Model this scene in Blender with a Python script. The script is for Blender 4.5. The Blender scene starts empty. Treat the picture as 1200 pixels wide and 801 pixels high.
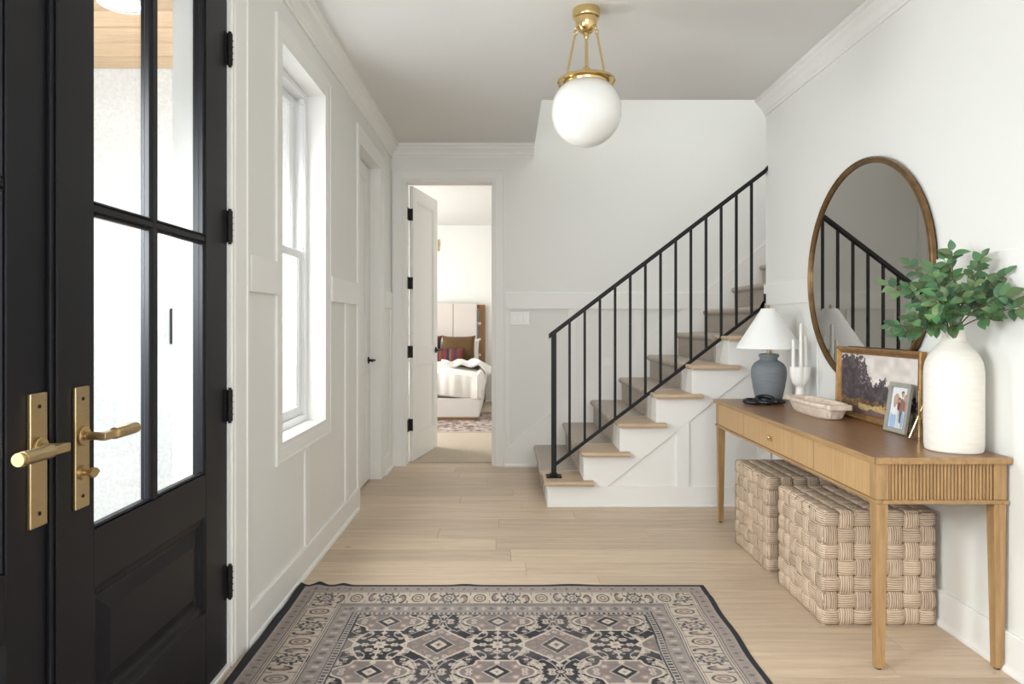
import bpy, bmesh, math, random
import numpy as np
from mathutils import Vector, Matrix, Euler

random.seed(7)
np.random.seed(7)
scene = bpy.context.scene
col = scene.collection
PI = math.pi

# ------------------------------------------------------------------ camera, world, lights, exposure
cam_data = bpy.data.cameras.new('camera')
cam_data.sensor_width = 36.0
cam_data.lens = 24.0
cam_data.shift_x = 7 / 1200
cam_data.shift_y = -22 / 1200
cam_data.clip_start = 0.05
cam = bpy.data.objects.new('camera', cam_data)
cam.location = (0, 0, 1.22)
cam.rotation_euler = (PI / 2, 0, 0)
col.objects.link(cam)
scene.camera = cam

world = bpy.data.worlds.new('sky')
scene.world = world
world.use_nodes = True
wbg = world.node_tree.nodes['Background']
wbg.inputs[0].default_value = (0.93, 0.97, 1.0, 1)
wbg.inputs[1].default_value = 2.4


def area(name, loc, direction, sx, sy, watts, color=(1, 1, 1), spread=PI):
    d = bpy.data.lights.new(name, 'AREA')
    d.shape = 'RECTANGLE'
    d.size, d.size_y = sx, sy
    d.energy = watts
    d.color = color
    d.spread = spread
    o = bpy.data.objects.new(name, d)
    o.location = loc
    o.rotation_euler = Vector(direction).to_track_quat('-Z', 'Z').to_euler()
    col.objects.link(o)
    return o


area('window_daylight', (-1.24, 3.337, 1.57), (1, 0, -0.16), 0.70, 1.72, 66, (0.97, 0.99, 1.0))
area('door_daylight', (-1.24, 1.02, 1.50), (1, 0.30, -0.42), 0.68, 1.5, 80, (0.96, 0.985, 1.0), math.radians(140))
area('rear_fill', (0.35, -2.5, 1.5), (0, 1, 0.0), 2.0, 2.0, 40, (0.97, 1.0, 1.0))  # added fill light behind the camera, just inside the unseen rear wall
area('stairwell_fill', (1.9, 5.2, 4.9), (-0.05, 0, -1), 2.6, 0.9, 25, (0.97, 0.99, 1.0))  # added fill shining down the stairs; the closed stairwell has no opening above
area('bedroom_fill', (-3.05, 8.2, 1.5), (1, 0, -0.1), 2.0, 1.6, 104, (1.0, 0.995, 0.98))  # added lamp inside the solid left bedroom wall, for an assumed window

vs = scene.view_settings
vs.view_transform = 'Standard'
vs.look = 'None'
vs.exposure = 0.20
vs.gamma = 1.0
vs.use_curve_mapping = False
scene.cycles.max_bounces = 10
scene.cycles.diffuse_bounces = 6
scene.cycles.transparent_max_bounces = 16
scene.cycles.sample_clamp_indirect = 6.0

# ------------------------------------------------------------------ materials
def mat(name, color, rough=0.5, metal=0.0, var=0.0, scale=8.0, bump=0.0, bump_scale=60.0, spec=0.5,
        stretch=(1, 1, 1), rnd=0.0, coat=0.0, color2=None, sheen=0.0, hue=0.0):
    """principled material with procedural colour variation and fine relief"""
    m = bpy.data.materials.new(name)
    m.use_nodes = True
    nt = m.node_tree
    N, L = nt.nodes, nt.links
    b = N['Principled BSDF']
    b.inputs['Roughness'].default_value = rough
    b.inputs['Metallic'].default_value = metal
    b.inputs['Specular IOR Level'].default_value = spec
    b.inputs['Coat Weight'].default_value = coat
    b.inputs['Sheen Weight'].default_value = sheen
    tc = N.new('ShaderNodeTexCoord')
    mp = N.new('ShaderNodeMapping')
    mp.inputs['Scale'].default_value = stretch
    L.new(tc.outputs['Object'], mp.inputs[0])
    oi = N.new('ShaderNodeObjectInfo')
    if rnd > 0:
        off = N.new('ShaderNodeVectorMath'); off.operation = 'MULTIPLY_ADD'
        cmb = N.new('ShaderNodeCombineXYZ')
        for k in range(3):
            L.new(oi.outputs['Random'], cmb.inputs[k])
        L.new(cmb.outputs[0], off.inputs[0]); off.inputs[1].default_value = (37, 53, 71)
        L.new(mp.outputs[0], off.inputs[2])
        vec = off.outputs[0]
    else:
        vec = mp.outputs[0]
    no = N.new('ShaderNodeTexNoise')
    no.inputs['Scale'].default_value = scale
    no.inputs['Detail'].default_value = 5
    L.new(vec, no.inputs['Vector'])
    c = Vector(color)
    lo = color2 if color2 else tuple(c * (1 - var))
    hi = tuple(min(1, x * (1 + var * 0.6)) for x in c)
    rp = N.new('ShaderNodeValToRGB')
    rp.color_ramp.elements[0].position = 0.3
    rp.color_ramp.elements[1].position = 0.7
    rp.color_ramp.elements[0].color = (*lo, 1)
    rp.color_ramp.elements[1].color = (*hi, 1)
    L.new(no.outputs['Fac'], rp.inputs[0])
    out = rp.outputs[0]
    if rnd > 0:
        hs = N.new('ShaderNodeHueSaturation')
        mr = N.new('ShaderNodeMapRange')
        mr.inputs['To Min'].default_value = 1 - rnd
        mr.inputs['To Max'].default_value = 1 + rnd
        L.new(oi.outputs['Random'], mr.inputs['Value'])
        L.new(mr.outputs[0], hs.inputs['Value'])
        L.new(out, hs.inputs['Color'])
        out = hs.outputs[0]
    if hue > 0:
        h2 = N.new('ShaderNodeHueSaturation')
        wn = N.new('ShaderNodeTexWhiteNoise'); wn.noise_dimensions = '1D'
        L.new(oi.outputs['Random'], wn.inputs['W'])
        m2 = N.new('ShaderNodeMapRange')
        m2.inputs['To Min'].default_value = 0.5 - hue; m2.inputs['To Max'].default_value = 0.5 + hue
        L.new(wn.outputs['Value'], m2.inputs['Value']); L.new(m2.outputs[0], h2.inputs['Hue'])
        L.new(out, h2.inputs['Color'])
        out = h2.outputs[0]
    L.new(out, b.inputs['Base Color'])
    if bump > 0:
        n2 = N.new('ShaderNodeTexNoise')
        n2.inputs['Scale'].default_value = bump_scale
        n2.inputs['Detail'].default_value = 3
        L.new(vec, n2.inputs['Vector'])
        bp = N.new('ShaderNodeBump')
        bp.inputs['Strength'].default_value = bump
        bp.inputs['Distance'].default_value = 0.004
        L.new(n2.outputs['Fac'], bp.inputs['Height'])
        L.new(bp.outputs[0], b.inputs['Normal'])
    return m


def wood(name, color, dark, grain=(1, 18, 18), scale=3.0, rough=0.45, rnd=0.08, bump=0.08, knots=False):
    """long-grained wood: a stretched noise for the grain, a finer one for the pores"""
    m = bpy.data.materials.new(name)
    m.use_nodes = True
    nt = m.node_tree
    N, L = nt.nodes, nt.links
    b = N['Principled BSDF']
    b.inputs['Roughness'].default_value = rough
    tc = N.new('ShaderNodeTexCoord')
    oi = N.new('ShaderNodeObjectInfo')
    cmb = N.new('ShaderNodeCombineXYZ')
    for k in range(3):
        L.new(oi.outputs['Random'], cmb.inputs[k])
    off = N.new('ShaderNodeVectorMath'); off.operation = 'MULTIPLY_ADD'
    L.new(cmb.outputs[0], off.inputs[0]); off.inputs[1].default_value = (17, 29, 41)
    L.new(tc.outputs['Object'], off.inputs[2])
    mp = N.new('ShaderNodeMapping')
    mp.inputs['Scale'].default_value = grain
    L.new(off.outputs[0], mp.inputs[0])
    n1 = N.new('ShaderNodeTexNoise'); n1.inputs['Scale'].default_value = scale
    n1.inputs['Detail'].default_value = 6; n1.inputs['Distortion'].default_value = 0.6
    L.new(mp.outputs[0], n1.inputs['Vector'])
    n2 = N.new('ShaderNodeTexNoise'); n2.inputs['Scale'].default_value = scale * 6
    n2.inputs['Detail'].default_value = 4
    L.new(mp.outputs[0], n2.inputs['Vector'])
    mx = N.new('ShaderNodeMix'); mx.data_type = 'FLOAT'; mx.inputs[0].default_value = 0.35
    L.new(n1.outputs['Fac'], mx.inputs[2]); L.new(n2.outputs['Fac'], mx.inputs[3])
    rp = N.new('ShaderNodeValToRGB')
    rp.color_ramp.elements[0].position = 0.32; rp.color_ramp.elements[0].color = (*dark, 1)
    rp.color_ramp.elements[1].position = 0.66; rp.color_ramp.elements[1].color = (*color, 1)
    L.new(mx.outputs[0], rp.inputs[0])
    out = rp.outputs[0]
    if knots:
        vo = N.new('ShaderNodeTexVoronoi'); vo.inputs['Scale'].default_value = 1.6
        m2 = N.new('ShaderNodeMapping'); m2.inputs['Scale'].default_value = (1, 2.2, 1)
        L.new(off.outputs[0], m2.inputs[0]); L.new(m2.outputs[0], vo.inputs['Vector'])
        kr = N.new('ShaderNodeValToRGB')
        kr.color_ramp.elements[0].position = 0.015; kr.color_ramp.elements[0].color = (0.33, 0.26, 0.2, 1)
        kr.color_ramp.elements[1].position = 0.05; kr.color_ramp.elements[1].color = (1, 1, 1, 1)
        L.new(vo.outputs['Distance'], kr.inputs[0])
        mm = N.new('ShaderNodeMix'); mm.data_type = 'RGBA'; mm.blend_type = 'MULTIPLY'
        mm.inputs[0].default_value = 0.75
        L.new(out, mm.inputs[6]); L.new(kr.outputs[0], mm.inputs[7])
        out = mm.outputs[2]
    hs = N.new('ShaderNodeHueSaturation')
    mr = N.new('ShaderNodeMapRange')
    mr.inputs['To Min'].default_value = 1 - rnd
    mr.inputs['To Max'].default_value = 1 + rnd
    L.new(oi.outputs['Random'], mr.inputs['Value'])
    L.new(mr.outputs[0], hs.inputs['Value']); L.new(out, hs.inputs['Color'])
    L.new(hs.outputs[0], b.inputs['Base Color'])
    bp = N.new('ShaderNodeBump'); bp.inputs['Strength'].default_value = bump
    bp.inputs['Distance'].default_value = 0.002
    L.new(mx.outputs[0], bp.inputs['Height']); L.new(bp.outputs[0], b.inputs['Normal'])
    return m


def painted(name, rough=0.8, bump=0.0, coat=0.0):
    """colour print: the base colour comes from the mesh's own colour attribute 'print'"""
    m = bpy.data.materials.new(name)
    m.use_nodes = True
    N, L = m.node_tree.nodes, m.node_tree.links
    b = N['Principled BSDF']
    b.inputs['Roughness'].default_value = rough
    b.inputs['Coat Weight'].default_value = coat
    at = N.new('ShaderNodeVertexColor'); at.layer_name = 'print'
    L.new(at.outputs[0], b.inputs['Base Color'])
    if bump > 0:
        tc = N.new('ShaderNodeTexCoord')
        no = N.new('ShaderNodeTexNoise'); no.inputs['Scale'].default_value = 420
        L.new(tc.outputs['Object'], no.inputs['Vector'])
        bp = N.new('ShaderNodeBump'); bp.inputs['Strength'].default_value = bump
        bp.inputs['Distance'].default_value = 0.003
        L.new(no.outputs['Fac'], bp.inputs['Height']); L.new(bp.outputs[0], b.inputs['Normal'])
    return m


def glass_mat(name, tint=(0.97, 0.985, 0.98)):
    m = bpy.data.materials.new(name)
    m.use_nodes = True
    N, L = m.node_tree.nodes, m.node_tree.links
    N.remove(N['Principled BSDF'])
    tr = N.new('ShaderNodeBsdfTransparent'); tr.inputs[0].default_value = (*tint, 1)
    gl = N.new('ShaderNodeBsdfGlossy'); gl.inputs['Roughness'].default_value = 0.02
    lw = N.new('ShaderNodeLayerWeight')
    pw = N.new('ShaderNodeMath'); pw.operation = 'POWER'; pw.inputs[1].default_value = 5.0
    L.new(lw.outputs['Facing'], pw.inputs[0])
    fr = N.new('ShaderNodeMath'); fr.operation = 'MULTIPLY_ADD'
    fr.inputs[1].default_value = 0.7; fr.inputs[2].default_value = 0.03
    L.new(pw.outputs[0], fr.inputs[0])
    mx = N.new('ShaderNodeMixShader')
    L.new(fr.outputs[0], mx.inputs[0]); L.new(tr.outputs[0], mx.inputs[1]); L.new(gl.outputs[0], mx.inputs[2])
    L.new(mx.outputs[0], N['Material Output'].inputs[0])
    return m


def weave_mat(name, color, dark):
    """twisted grass cord: ridges across the strip, fine strands along it"""
    m = bpy.data.materials.new(name)
    m.use_nodes = True
    N, L = m.node_tree.nodes, m.node_tree.links
    b = N['Principled BSDF']
    b.inputs['Roughness'].default_value = 0.85
    b.inputs['Specular IOR Level'].default_value = 0.2
    tc = N.new('ShaderNodeTexCoord')
    oi = N.new('ShaderNodeObjectInfo')
    sep = N.new('ShaderNodeSeparateXYZ'); L.new(tc.outputs['Object'], sep.inputs[0])
    cmb = N.new('ShaderNodeCombineXYZ')
    L.new(oi.outputs['Random'], cmb.inputs[2])
    for k in range(2):
        L.new(sep.outputs[k], cmb.inputs[k])
    mp = N.new('ShaderNodeMapping'); mp.inputs['Scale'].default_value = (14, 170, 90)
    L.new(cmb.outputs[0], mp.inputs[0])
    n0 = N.new('ShaderNodeTexNoise'); n0.inputs['Scale'].default_value = 1.0; n0.inputs['Detail'].default_value = 5
    L.new(mp.outputs[0], n0.inputs['Vector'])
    wv = N.new('ShaderNodeTexWave'); wv.bands_direction = 'Y'; wv.inputs['Scale'].default_value = 34
    wv.inputs['Distortion'].default_value = 1.6; wv.inputs['Detail'].default_value = 2; wv.inputs['Detail Scale'].default_value = 0.6
    L.new(cmb.outputs[0], wv.inputs['Vector'])
    no = N.new('ShaderNodeMix'); no.data_type = 'FLOAT'; no.inputs[0].default_value = 0.42
    L.new(n0.outputs['Fac'], no.inputs[2]); L.new(wv.outputs['Fac'], no.inputs[3])
    mp2 = N.new('ShaderNodeMapping'); mp2.inputs['Scale'].default_value = (17, 17, 90)
    L.new(cmb.outputs[0], mp2.inputs[0])
    n2 = N.new('ShaderNodeTexNoise'); n2.inputs['Scale'].default_value = 1.0; n2.inputs['Detail'].default_value = 2
    L.new(mp2.outputs[0], n2.inputs['Vector'])
    mx = N.new('ShaderNodeMix'); mx.data_type = 'FLOAT'; mx.inputs[0].default_value = 0.25
    L.new(no.outputs[0], mx.inputs[2]); L.new(n2.outputs['Fac'], mx.inputs[3])
    rp = N.new('ShaderNodeValToRGB')
    rp.color_ramp.elements[0].position = 0.26; rp.color_ramp.elements[0].color = (*dark, 1)
    rp.color_ramp.elements[1].position = 0.58; rp.color_ramp.elements[1].color = (*color, 1)
    L.new(mx.outputs[0], rp.inputs[0])
    hs = N.new('ShaderNodeHueSaturation')
    mr = N.new('ShaderNodeMapRange'); mr.inputs['To Min'].default_value = 0.86; mr.inputs['To Max'].default_value = 1.12
    L.new(oi.outputs['Random'], mr.inputs['Value'])
    L.new(mr.outputs[0], hs.inputs['Value']); L.new(rp.outputs[0], hs.inputs['Color'])
    L.new(hs.outputs[0], b.inputs['Base Color'])
    bp = N.new('ShaderNodeBump'); bp.inputs['Strength'].default_value = 0.8; bp.inputs['Distance'].default_value = 0.004
    L.new(no.outputs[0], bp.inputs['Height']); L.new(bp.outputs[0], b.inputs['Normal'])
    return m


M = {
    'wall': mat('wall_paint', (0.79, 0.79, 0.765), 0.65, var=0.012, scale=1.5, bump=0.04, bump_scale=180),
    'trim': mat('trim_paint', (0.82, 0.815, 0.795), 0.42, var=0.008, scale=2, bump=0.02, bump_scale=90),
    'ceiling': mat('ceiling_paint', (0.74, 0.735, 0.725), 0.8, var=0.012, scale=2, bump=0.06, bump_scale=140),
    'oak_floor': wood('pale_oak_floor', (0.645, 0.51, 0.378), (0.475, 0.36, 0.252), (0.9, 14, 14), 2.2, 0.42, 0.10, 0.05, True),
    'joint': mat('floor_joint', (0.30, 0.21, 0.14), 0.9, var=0.1),
    'oak_tread': wood('oak_tread', (0.60, 0.455, 0.32), (0.45, 0.32, 0.21), (2, 22, 22), 2.5, 0.45, 0.06, 0.05),
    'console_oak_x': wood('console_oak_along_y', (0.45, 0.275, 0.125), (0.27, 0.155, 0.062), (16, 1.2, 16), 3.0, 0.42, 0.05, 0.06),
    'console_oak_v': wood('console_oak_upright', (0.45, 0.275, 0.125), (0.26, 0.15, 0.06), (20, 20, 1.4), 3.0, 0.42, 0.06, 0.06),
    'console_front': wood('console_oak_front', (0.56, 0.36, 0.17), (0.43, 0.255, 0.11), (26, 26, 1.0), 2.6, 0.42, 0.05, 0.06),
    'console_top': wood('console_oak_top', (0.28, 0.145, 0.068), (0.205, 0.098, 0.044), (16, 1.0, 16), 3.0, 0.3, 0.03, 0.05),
    'black_door': mat('black_door_paint', (0.0080, 0.0080, 0.0110), 0.42, var=0.06, scale=3, bump=0.02, bump_scale=120, spec=0.25),
    'black_metal': mat('black_iron', (0.0075, 0.0075, 0.008), 0.5, var=0.1, scale=20, bump=0.04, bump_scale=200, spec=0.3),
    'brass': mat('satin_brass', (0.56, 0.43, 0.24), 0.34, 1.0, var=0.06, scale=30, bump=0.02, bump_scale=300, stretch=(1, 1, 12)),
    'brass_polished': mat('polished_brass', (0.74, 0.56, 0.27), 0.17, 1.0, var=0.04, scale=20),
    'bronze': mat('aged_bronze', (0.20, 0.115, 0.048), 0.33, 0.75, var=0.35, scale=24, bump=0.08, bump_scale=120),
    'gold_leaf': mat('antique_gold_frame', (0.36, 0.20, 0.075), 0.36, 0.6, var=0.3, scale=30, bump=0.08, bump_scale=120),
    'mirror': mat('mirror_silvering', (0.40, 0.385, 0.36), 0.015, 1.0),
    'glass': glass_mat('window_glass'),
    'acrylic': glass_mat('clear_acrylic', (0.965, 0.975, 0.98)),
    'vinyl': mat('white_vinyl', (0.80, 0.81, 0.82), 0.4, var=0.01),
    'carpet': mat('stair_carpet', (0.46, 0.40, 0.35), 0.95, var=0.14, scale=70, bump=0.5, bump_scale=420, spec=0.1),
    'carpet_pale': mat('bedroom_carpet', (0.58, 0.50, 0.40), 0.95, var=0.10, scale=80, bump=0.6, bump_scale=350, spec=0.1),
    'stucco': mat('white_stucco', (0.80, 0.81, 0.82), 0.9, var=0.10, scale=55, bump=0.6, bump_scale=130),
    'cedar': wood('cedar_plank', (0.62, 0.44, 0.28), (0.47, 0.30, 0.17), (1.2, 16, 16), 2.4, 0.6, 0.12, 0.05, True),
    'concrete': mat('pale_concrete', (0.50, 0.50, 0.50), 0.9, var=0.08, scale=12),
    'opal': mat('opal_glass', (0.84, 0.84, 0.82), 0.06, var=0.0, spec=0.6, coat=0.5),
    'shade': mat('white_linen_shade', (0.84, 0.84, 0.83), 0.85, var=0.03, scale=140, bump=0.12, bump_scale=500),
    'grey_ceramic': mat('matte_grey_ceramic', (0.185, 0.205, 0.222), 0.62, var=0.10, scale=16, bump=0.10, bump_scale=60, stretch=(1, 1, 6)),
    'white_ceramic': mat('white_ceramic', (0.82, 0.80, 0.77), 0.5, var=0.03, scale=20, bump=0.05, bump_scale=80),
    'vase': mat('cream_glazed_vase', (0.78, 0.745, 0.685), 0.6, var=0.06, scale=22, bump=0.28, bump_scale=34, stretch=(0.6, 0.6, 3.2)),
    'wax': mat('white_wax', (0.83, 0.81, 0.77), 0.4, var=0.01),
    'travertine': mat('pale_stone_bowl', (0.72, 0.60, 0.50), 0.8, var=0.14, scale=26, bump=0.35, bump_scale=90),
    'black_wood': mat('black_lacquer', (0.010, 0.011, 0.014), 0.22, var=0.1, scale=20, bump=0.05, bump_scale=60),
    'seagrass': weave_mat('woven_seagrass', (0.655, 0.52, 0.395), (0.225, 0.148, 0.095)),
    'stool_core': mat('stool_core', (0.12, 0.075, 0.045), 0.9, var=0.2, scale=40),
    'leaf': mat('leaf_green', (0.105, 0.190, 0.068), 0.42, var=0.30, scale=14, rnd=0.45, bump=0.1, bump_scale=60, color2=(0.040, 0.110, 0.052), hue=0.045),
    'twig': mat('brown_twig', (0.12, 0.075, 0.05), 0.8, var=0.3, scale=40, bump=0.3, bump_scale=120),
    'rug': painted('printed_rug_pile', 0.95, 0.4),
    'canvas': painted('oil_painting', 0.55),
    'photo': painted('photo_print', 0.4, coat=0.3),
    'stone_frame': mat('grey_stone_frame', (0.33, 0.325, 0.29), 0.55, var=0.08, scale=30),
    'linen': mat('white_bed_linen', (0.82, 0.80, 0.765), 0.9, var=0.03, scale=60, bump=0.15, bump_scale=300, sheen=0.2),
    'boucle': mat('white_upholstery', (0.80, 0.78, 0.76), 0.95, var=0.05, scale=160, bump=0.4, bump_scale=380),
    'headboard': mat('pale_upholstered_headboard', (0.62, 0.57, 0.53), 0.95, var=0.05, scale=160, bump=0.3, bump_scale=380),
    'ochre': mat('ochre_velvet', (0.105, 0.054, 0.014), 0.9, var=0.2, scale=12, bump=0.2, bump_scale=260, sheen=0.2),
    'umber': mat('dark_rust_velvet', (0.075, 0.026, 0.014), 0.9, var=0.2, scale=12, bump=0.2, bump_scale=260, sheen=0.2),
    'bed_wood': wood('warm_oak_post', (0.36, 0.19, 0.075), (0.25, 0.12, 0.045), (20, 20, 1.4), 3.0, 0.5, 0.05, 0.05),
    'grey_stone': mat('dark_grey_stone', (0.16, 0.155, 0.15), 0.7, var=0.15, scale=12),
    'switch': mat('white_plastic', (0.83, 0.83, 0.81), 0.3, var=0.0),
    'lamp_lens': mat('frosted_lens', (0.9, 0.9, 0.88), 0.4),
}
ll = M['lamp_lens'].node_tree.nodes['Principled BSDF']
ll.inputs['Emission Color'].default_value = (1, 0.95, 0.86, 1)
ll.inputs['Emission Strength'].default_value = 3.0


# striped woven cloth of the small pillow (stripes run up the pillow)
def stripe_mat():
    m = bpy.data.materials.new('striped_cloth')
    m.use_nodes = True
    N, L = m.node_tree.nodes, m.node_tree.links
    b = N['Principled BSDF']; b.inputs['Roughness'].default_value = 0.95
    tc = N.new('ShaderNodeTexCoord'); sp = N.new('ShaderNodeSeparateXYZ')
    L.new(tc.outputs['Object'], sp.inputs[0])
    mr = N.new('ShaderNodeMapRange')
    mr.inputs['From Min'].default_value = -0.30; mr.inputs['From Max'].default_value = 0.30
    L.new(sp.outputs[0], mr.inputs['Value'])
    rp = N.new('ShaderNodeValToRGB'); rp.color_ramp.interpolation = 'CONSTANT'
    cs = [(0.26, .035, .028), (.05, .03, .05), (.30, .05, .03), (.22, .10, .07), (.22, .03, .03), (.04, .05, .10),
          (.30, .06, .03), (.14, .05, .05), (.28, .04, .03), (.03, .04, .09), (.24, .13, .09), (.25, .035, .03),
          (.05, .06, .11), (.30, .06, .035), (.20, .08, .06), (.24, .03, .03)]
    e = rp.color_ramp.elements
    while len(e) < 16:
        e.new(0.5)
    for i, c in enumerate(cs):
        e[i].position = i / 16
        e[i].color = (*[q * .62 for q in c], 1)
    L.new(mr.outputs[0], rp.inputs[0]); L.new(rp.outputs[0], b.inputs['Base Color'])
    return m


M['stripes'] = stripe_mat()

# ------------------------------------------------------------------ mesh building
BASE = {}      # object -> world position of its thing's origin


class MB:
    """collects shapes given in world metres; build() links them as ONE mesh object"""

    def __init__(s):
        s.v, s.f, s.sm = [], [], []

    def add(s, vs, fs, smooth=False):
        o = len(s.v)
        s.v += [tuple(p) for p in vs]
        s.f += [tuple(i + o for i in f) for f in fs]
        s.sm += [smooth] * len(fs)
        return s

    def box(s, x0, x1, y0, y1, z0, z1):
        v = [(x, y, z) for z in (z0, z1) for y in (y0, y1) for x in (x0, x1)]
        return s.add(v, [(0, 2, 3, 1), (4, 5, 7, 6), (0, 1, 5, 4), (2, 6, 7, 3), (0, 4, 6, 2), (1, 3, 7, 5)])

    def prism(s, poly, axis, a, b, smooth=False):
        """poly of 2-D points swept along axis ('x': poly is (y,z), 'y': (x,z), 'z': (x,y))"""
        def P(p, t):
            return {'x': (t, p[0], p[1]), 'y': (p[0], t, p[1]), 'z': (p[0], p[1], t)}[axis]
        n = len(poly)
        v = [P(p, a) for p in poly] + [P(p, b) for p in poly]
        o = len(s.v)
        s.add(v, [(i, (i + 1) % n, n + (i + 1) % n, n + i) for i in range(n)], smooth)
        s.add([], [])
        s.f += [tuple(o + i for i in range(n))[::-1], tuple(o + n + i for i in range(n))]
        s.sm += [False, False]
        return s

    def tube(s, path, r, n=8, smooth=True, caps=True, closed=False):
        path = [Vector(p) for p in path]
        m = len(path)
        rs = r if isinstance(r, (list, tuple)) else [r] * m
        o = len(s.v)
        up = None
        for i, p in enumerate(path):
            if closed:
                t = path[(i + 1) % m] - path[i - 1]
            else:
                t = path[min(i + 1, m - 1)] - path[max(i - 1, 0)]
            t.normalize()
            if up is None:
                a = Vector((0, 0, 1)) if abs(t.z) < 0.9 else Vector((1, 0, 0))
                up = (a - t * a.dot(t)).normalized()
            else:
                up = (up - t * up.dot(t)).normalized()
            w = t.cross(up)
            for k in range(n):
                a = 2 * PI * k / n
                s.v.append(tuple(p + (up * math.cos(a) + w * math.sin(a)) * rs[i]))
        for i in range(m if closed else m - 1):
            j = (i + 1) % m
            for k in range(n):
                l = (k + 1) % n
                s.f.append((o + i * n + k, o + i * n + l, o + j * n + l, o + j * n + k)); s.sm.append(smooth)
        if caps and not closed:
            s.f.append(tuple(o + k for k in range(n))[::-1]); s.sm.append(False)
            s.f.append(tuple(o + (m - 1) * n + k for k in range(n))); s.sm.append(False)
        return s

    def lathe(s, prof, c, n=40, smooth=True, caps=True):
        """prof: list of (radius, z) from bottom to top about the vertical through c"""
        o = len(s.v)
        m = len(prof)
        for r, z in prof:
            for k in range(n):
                a = 2 * PI * k / n
                s.v.append((c[0] + r * math.cos(a), c[1] + r * math.sin(a), c[2] + z))
        for i in range(m - 1):
            for k in range(n):
                l = (k + 1) % n
                s.f.append((o + i * n + k, o + i * n + l, o + (i + 1) * n + l, o + (i + 1) * n + k)); s.sm.append(smooth)
        if caps:
            s.f.append(tuple(o + k for k in range(n))[::-1]); s.sm.append(False)
            s.f.append(tuple(o + (m - 1) * n + k for k in range(n))); s.sm.append(False)
        return s

    def grid(s, fn, nu, nv, smooth=True):
        o = len(s.v)
        for j in range(nv + 1):
            for i in range(nu + 1):
                s.v.append(tuple(fn(i / nu, j / nv)))
        for j in range(nv):
            for i in range(nu):
                a = o + j * (nu + 1) + i
                s.f.append((a, a + 1, a + nu + 2, a + nu + 1)); s.sm.append(smooth)
        return s

    def mesh(s, name, base):
        me = bpy.data.meshes.new(name)
        b = Vector(base)
        me.from_pydata([(p[0] - b.x, p[1] - b.y, p[2] - b.z) for p in s.v], [], s.f)
        me.polygons.foreach_set('use_smooth', s.sm)
        if any(s.sm):
            me.set_sharp_from_angle(angle=math.radians(38))
        bm = bmesh.new(); bm.from_mesh(me)
        bmesh.ops.recalc_face_normals(bm, faces=bm.faces)
        bm.to_mesh(me); bm.free()
        return me

    def build(s, name, material, parent=None, base=None, bevel=0.0, seg=1):
        """top level when parent is None: base is then the object's own origin"""
        if parent is not None:
            b = BASE[parent]
        else:
            b = Vector(base) if base is not None else Vector((0, 0, 0))
        o = bpy.data.objects.new(name, s.mesh(name, b))
        o.data.materials.append(material)
        col.objects.link(o)
        if parent is not None:
            o.parent = parent
        else:
            o.location = b
        BASE[o] = b
        if bevel > 0:
            md = o.modifiers.new('bevel', 'BEVEL'); md.width = bevel; md.segments = seg
            md.limit_method = 'ANGLE'; md.angle_limit = math.radians(50)
        return o


def tag(o, label=None, cat=None, group=None, kind=None):
    if label: o['label'] = label
    if cat: o['category'] = cat
    if group: o['group'] = group
    if kind: o['kind'] = kind
    return o


def thing(name, label, cat, loc, group=None, kind=None):
    o = bpy.data.objects.new(name, None)
    o.empty_display_size = 0.1
    col.objects.link(o)
    o.location = loc
    BASE[o] = Vector(loc)
    return tag(o, label, cat, group, kind)


def struct(o, label, cat):
    return tag(o, label, cat, None, 'structure')


def boxes(name, material, parent, *bs, bevel=0.0, base=None, seg=1):
    m = MB()
    for b in bs:
        m.box(*b)
    return m.build(name, material, parent, base, bevel, seg)


def frame_bar(P, W, H, w, prof, side, mb=None, foot=False):
    """mitred bar of a frame; prof: (inset, out) points from the outer edge inwards; foot: no mitre at the bottom"""
    k = len(prof)
    v = []
    for (i, n) in prof:
        b0 = 0 if foot else i
        if side == 'l': v.append((P(i, n, b0), P(i, n, H - i)))
        if side == 'r': v.append((P(W - i, n, b0), P(W - i, n, H - i)))
        if side == 'b': v.append((P(i, n, i), P(W - i, n, i)))
        if side == 't': v.append((P(i, n, H - i), P(W - i, n, H - i)))
    vs = [a for a, _ in v] + [b2 for _, b2 in v]
    f = [(i, (i + 1) % k, k + (i + 1) % k, k + i) for i in range(k)] + [tuple(range(k)), tuple(range(k, 2 * k))]
    return (mb or MB()).add(vs, f)


def casing_prof(w, t=1.0):
    return [(i, n * t) for i, n in ((0, 0), (0, .018), (.003, .020), (.013, .020), (.017, .015), (w - .024, .012), (w - .016, .008), (w - .004, .008), (w, .005), (w, 0))]


def bez(p0, p1, p2, n=8):
    p0, p1, p2 = Vector(p0), Vector(p1), Vector(p2)
    return [p0 * (1 - t) ** 2 + p1 * 2 * t * (1 - t) + p2 * t * t for t in [i / n for i in range(n + 1)]]


def vnoise(shape, cells, seed):
    """smooth value noise on a grid, in 0..1"""
    rs = np.random.RandomState(seed)
    g = rs.rand(cells[0] + 2, cells[1] + 2)
    y = np.linspace(0, cells[0], shape[0]); x = np.linspace(0, cells[1], shape[1])
    yi = y.astype(int); xi = x.astype(int)
    fy = (y - yi)[:, None]; fx = (x - xi)[None, :]
    fy = fy * fy * (3 - 2 * fy); fx = fx * fx * (3 - 2 * fx)
    a = g[yi][:, xi]; b = g[yi][:, xi + 1]; c = g[yi + 1][:, xi]; d = g[yi + 1][:, xi + 1]
    return (a * (1 - fx) + b * fx) * (1 - fy) + (c * (1 - fx) + d * fx) * fy


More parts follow.
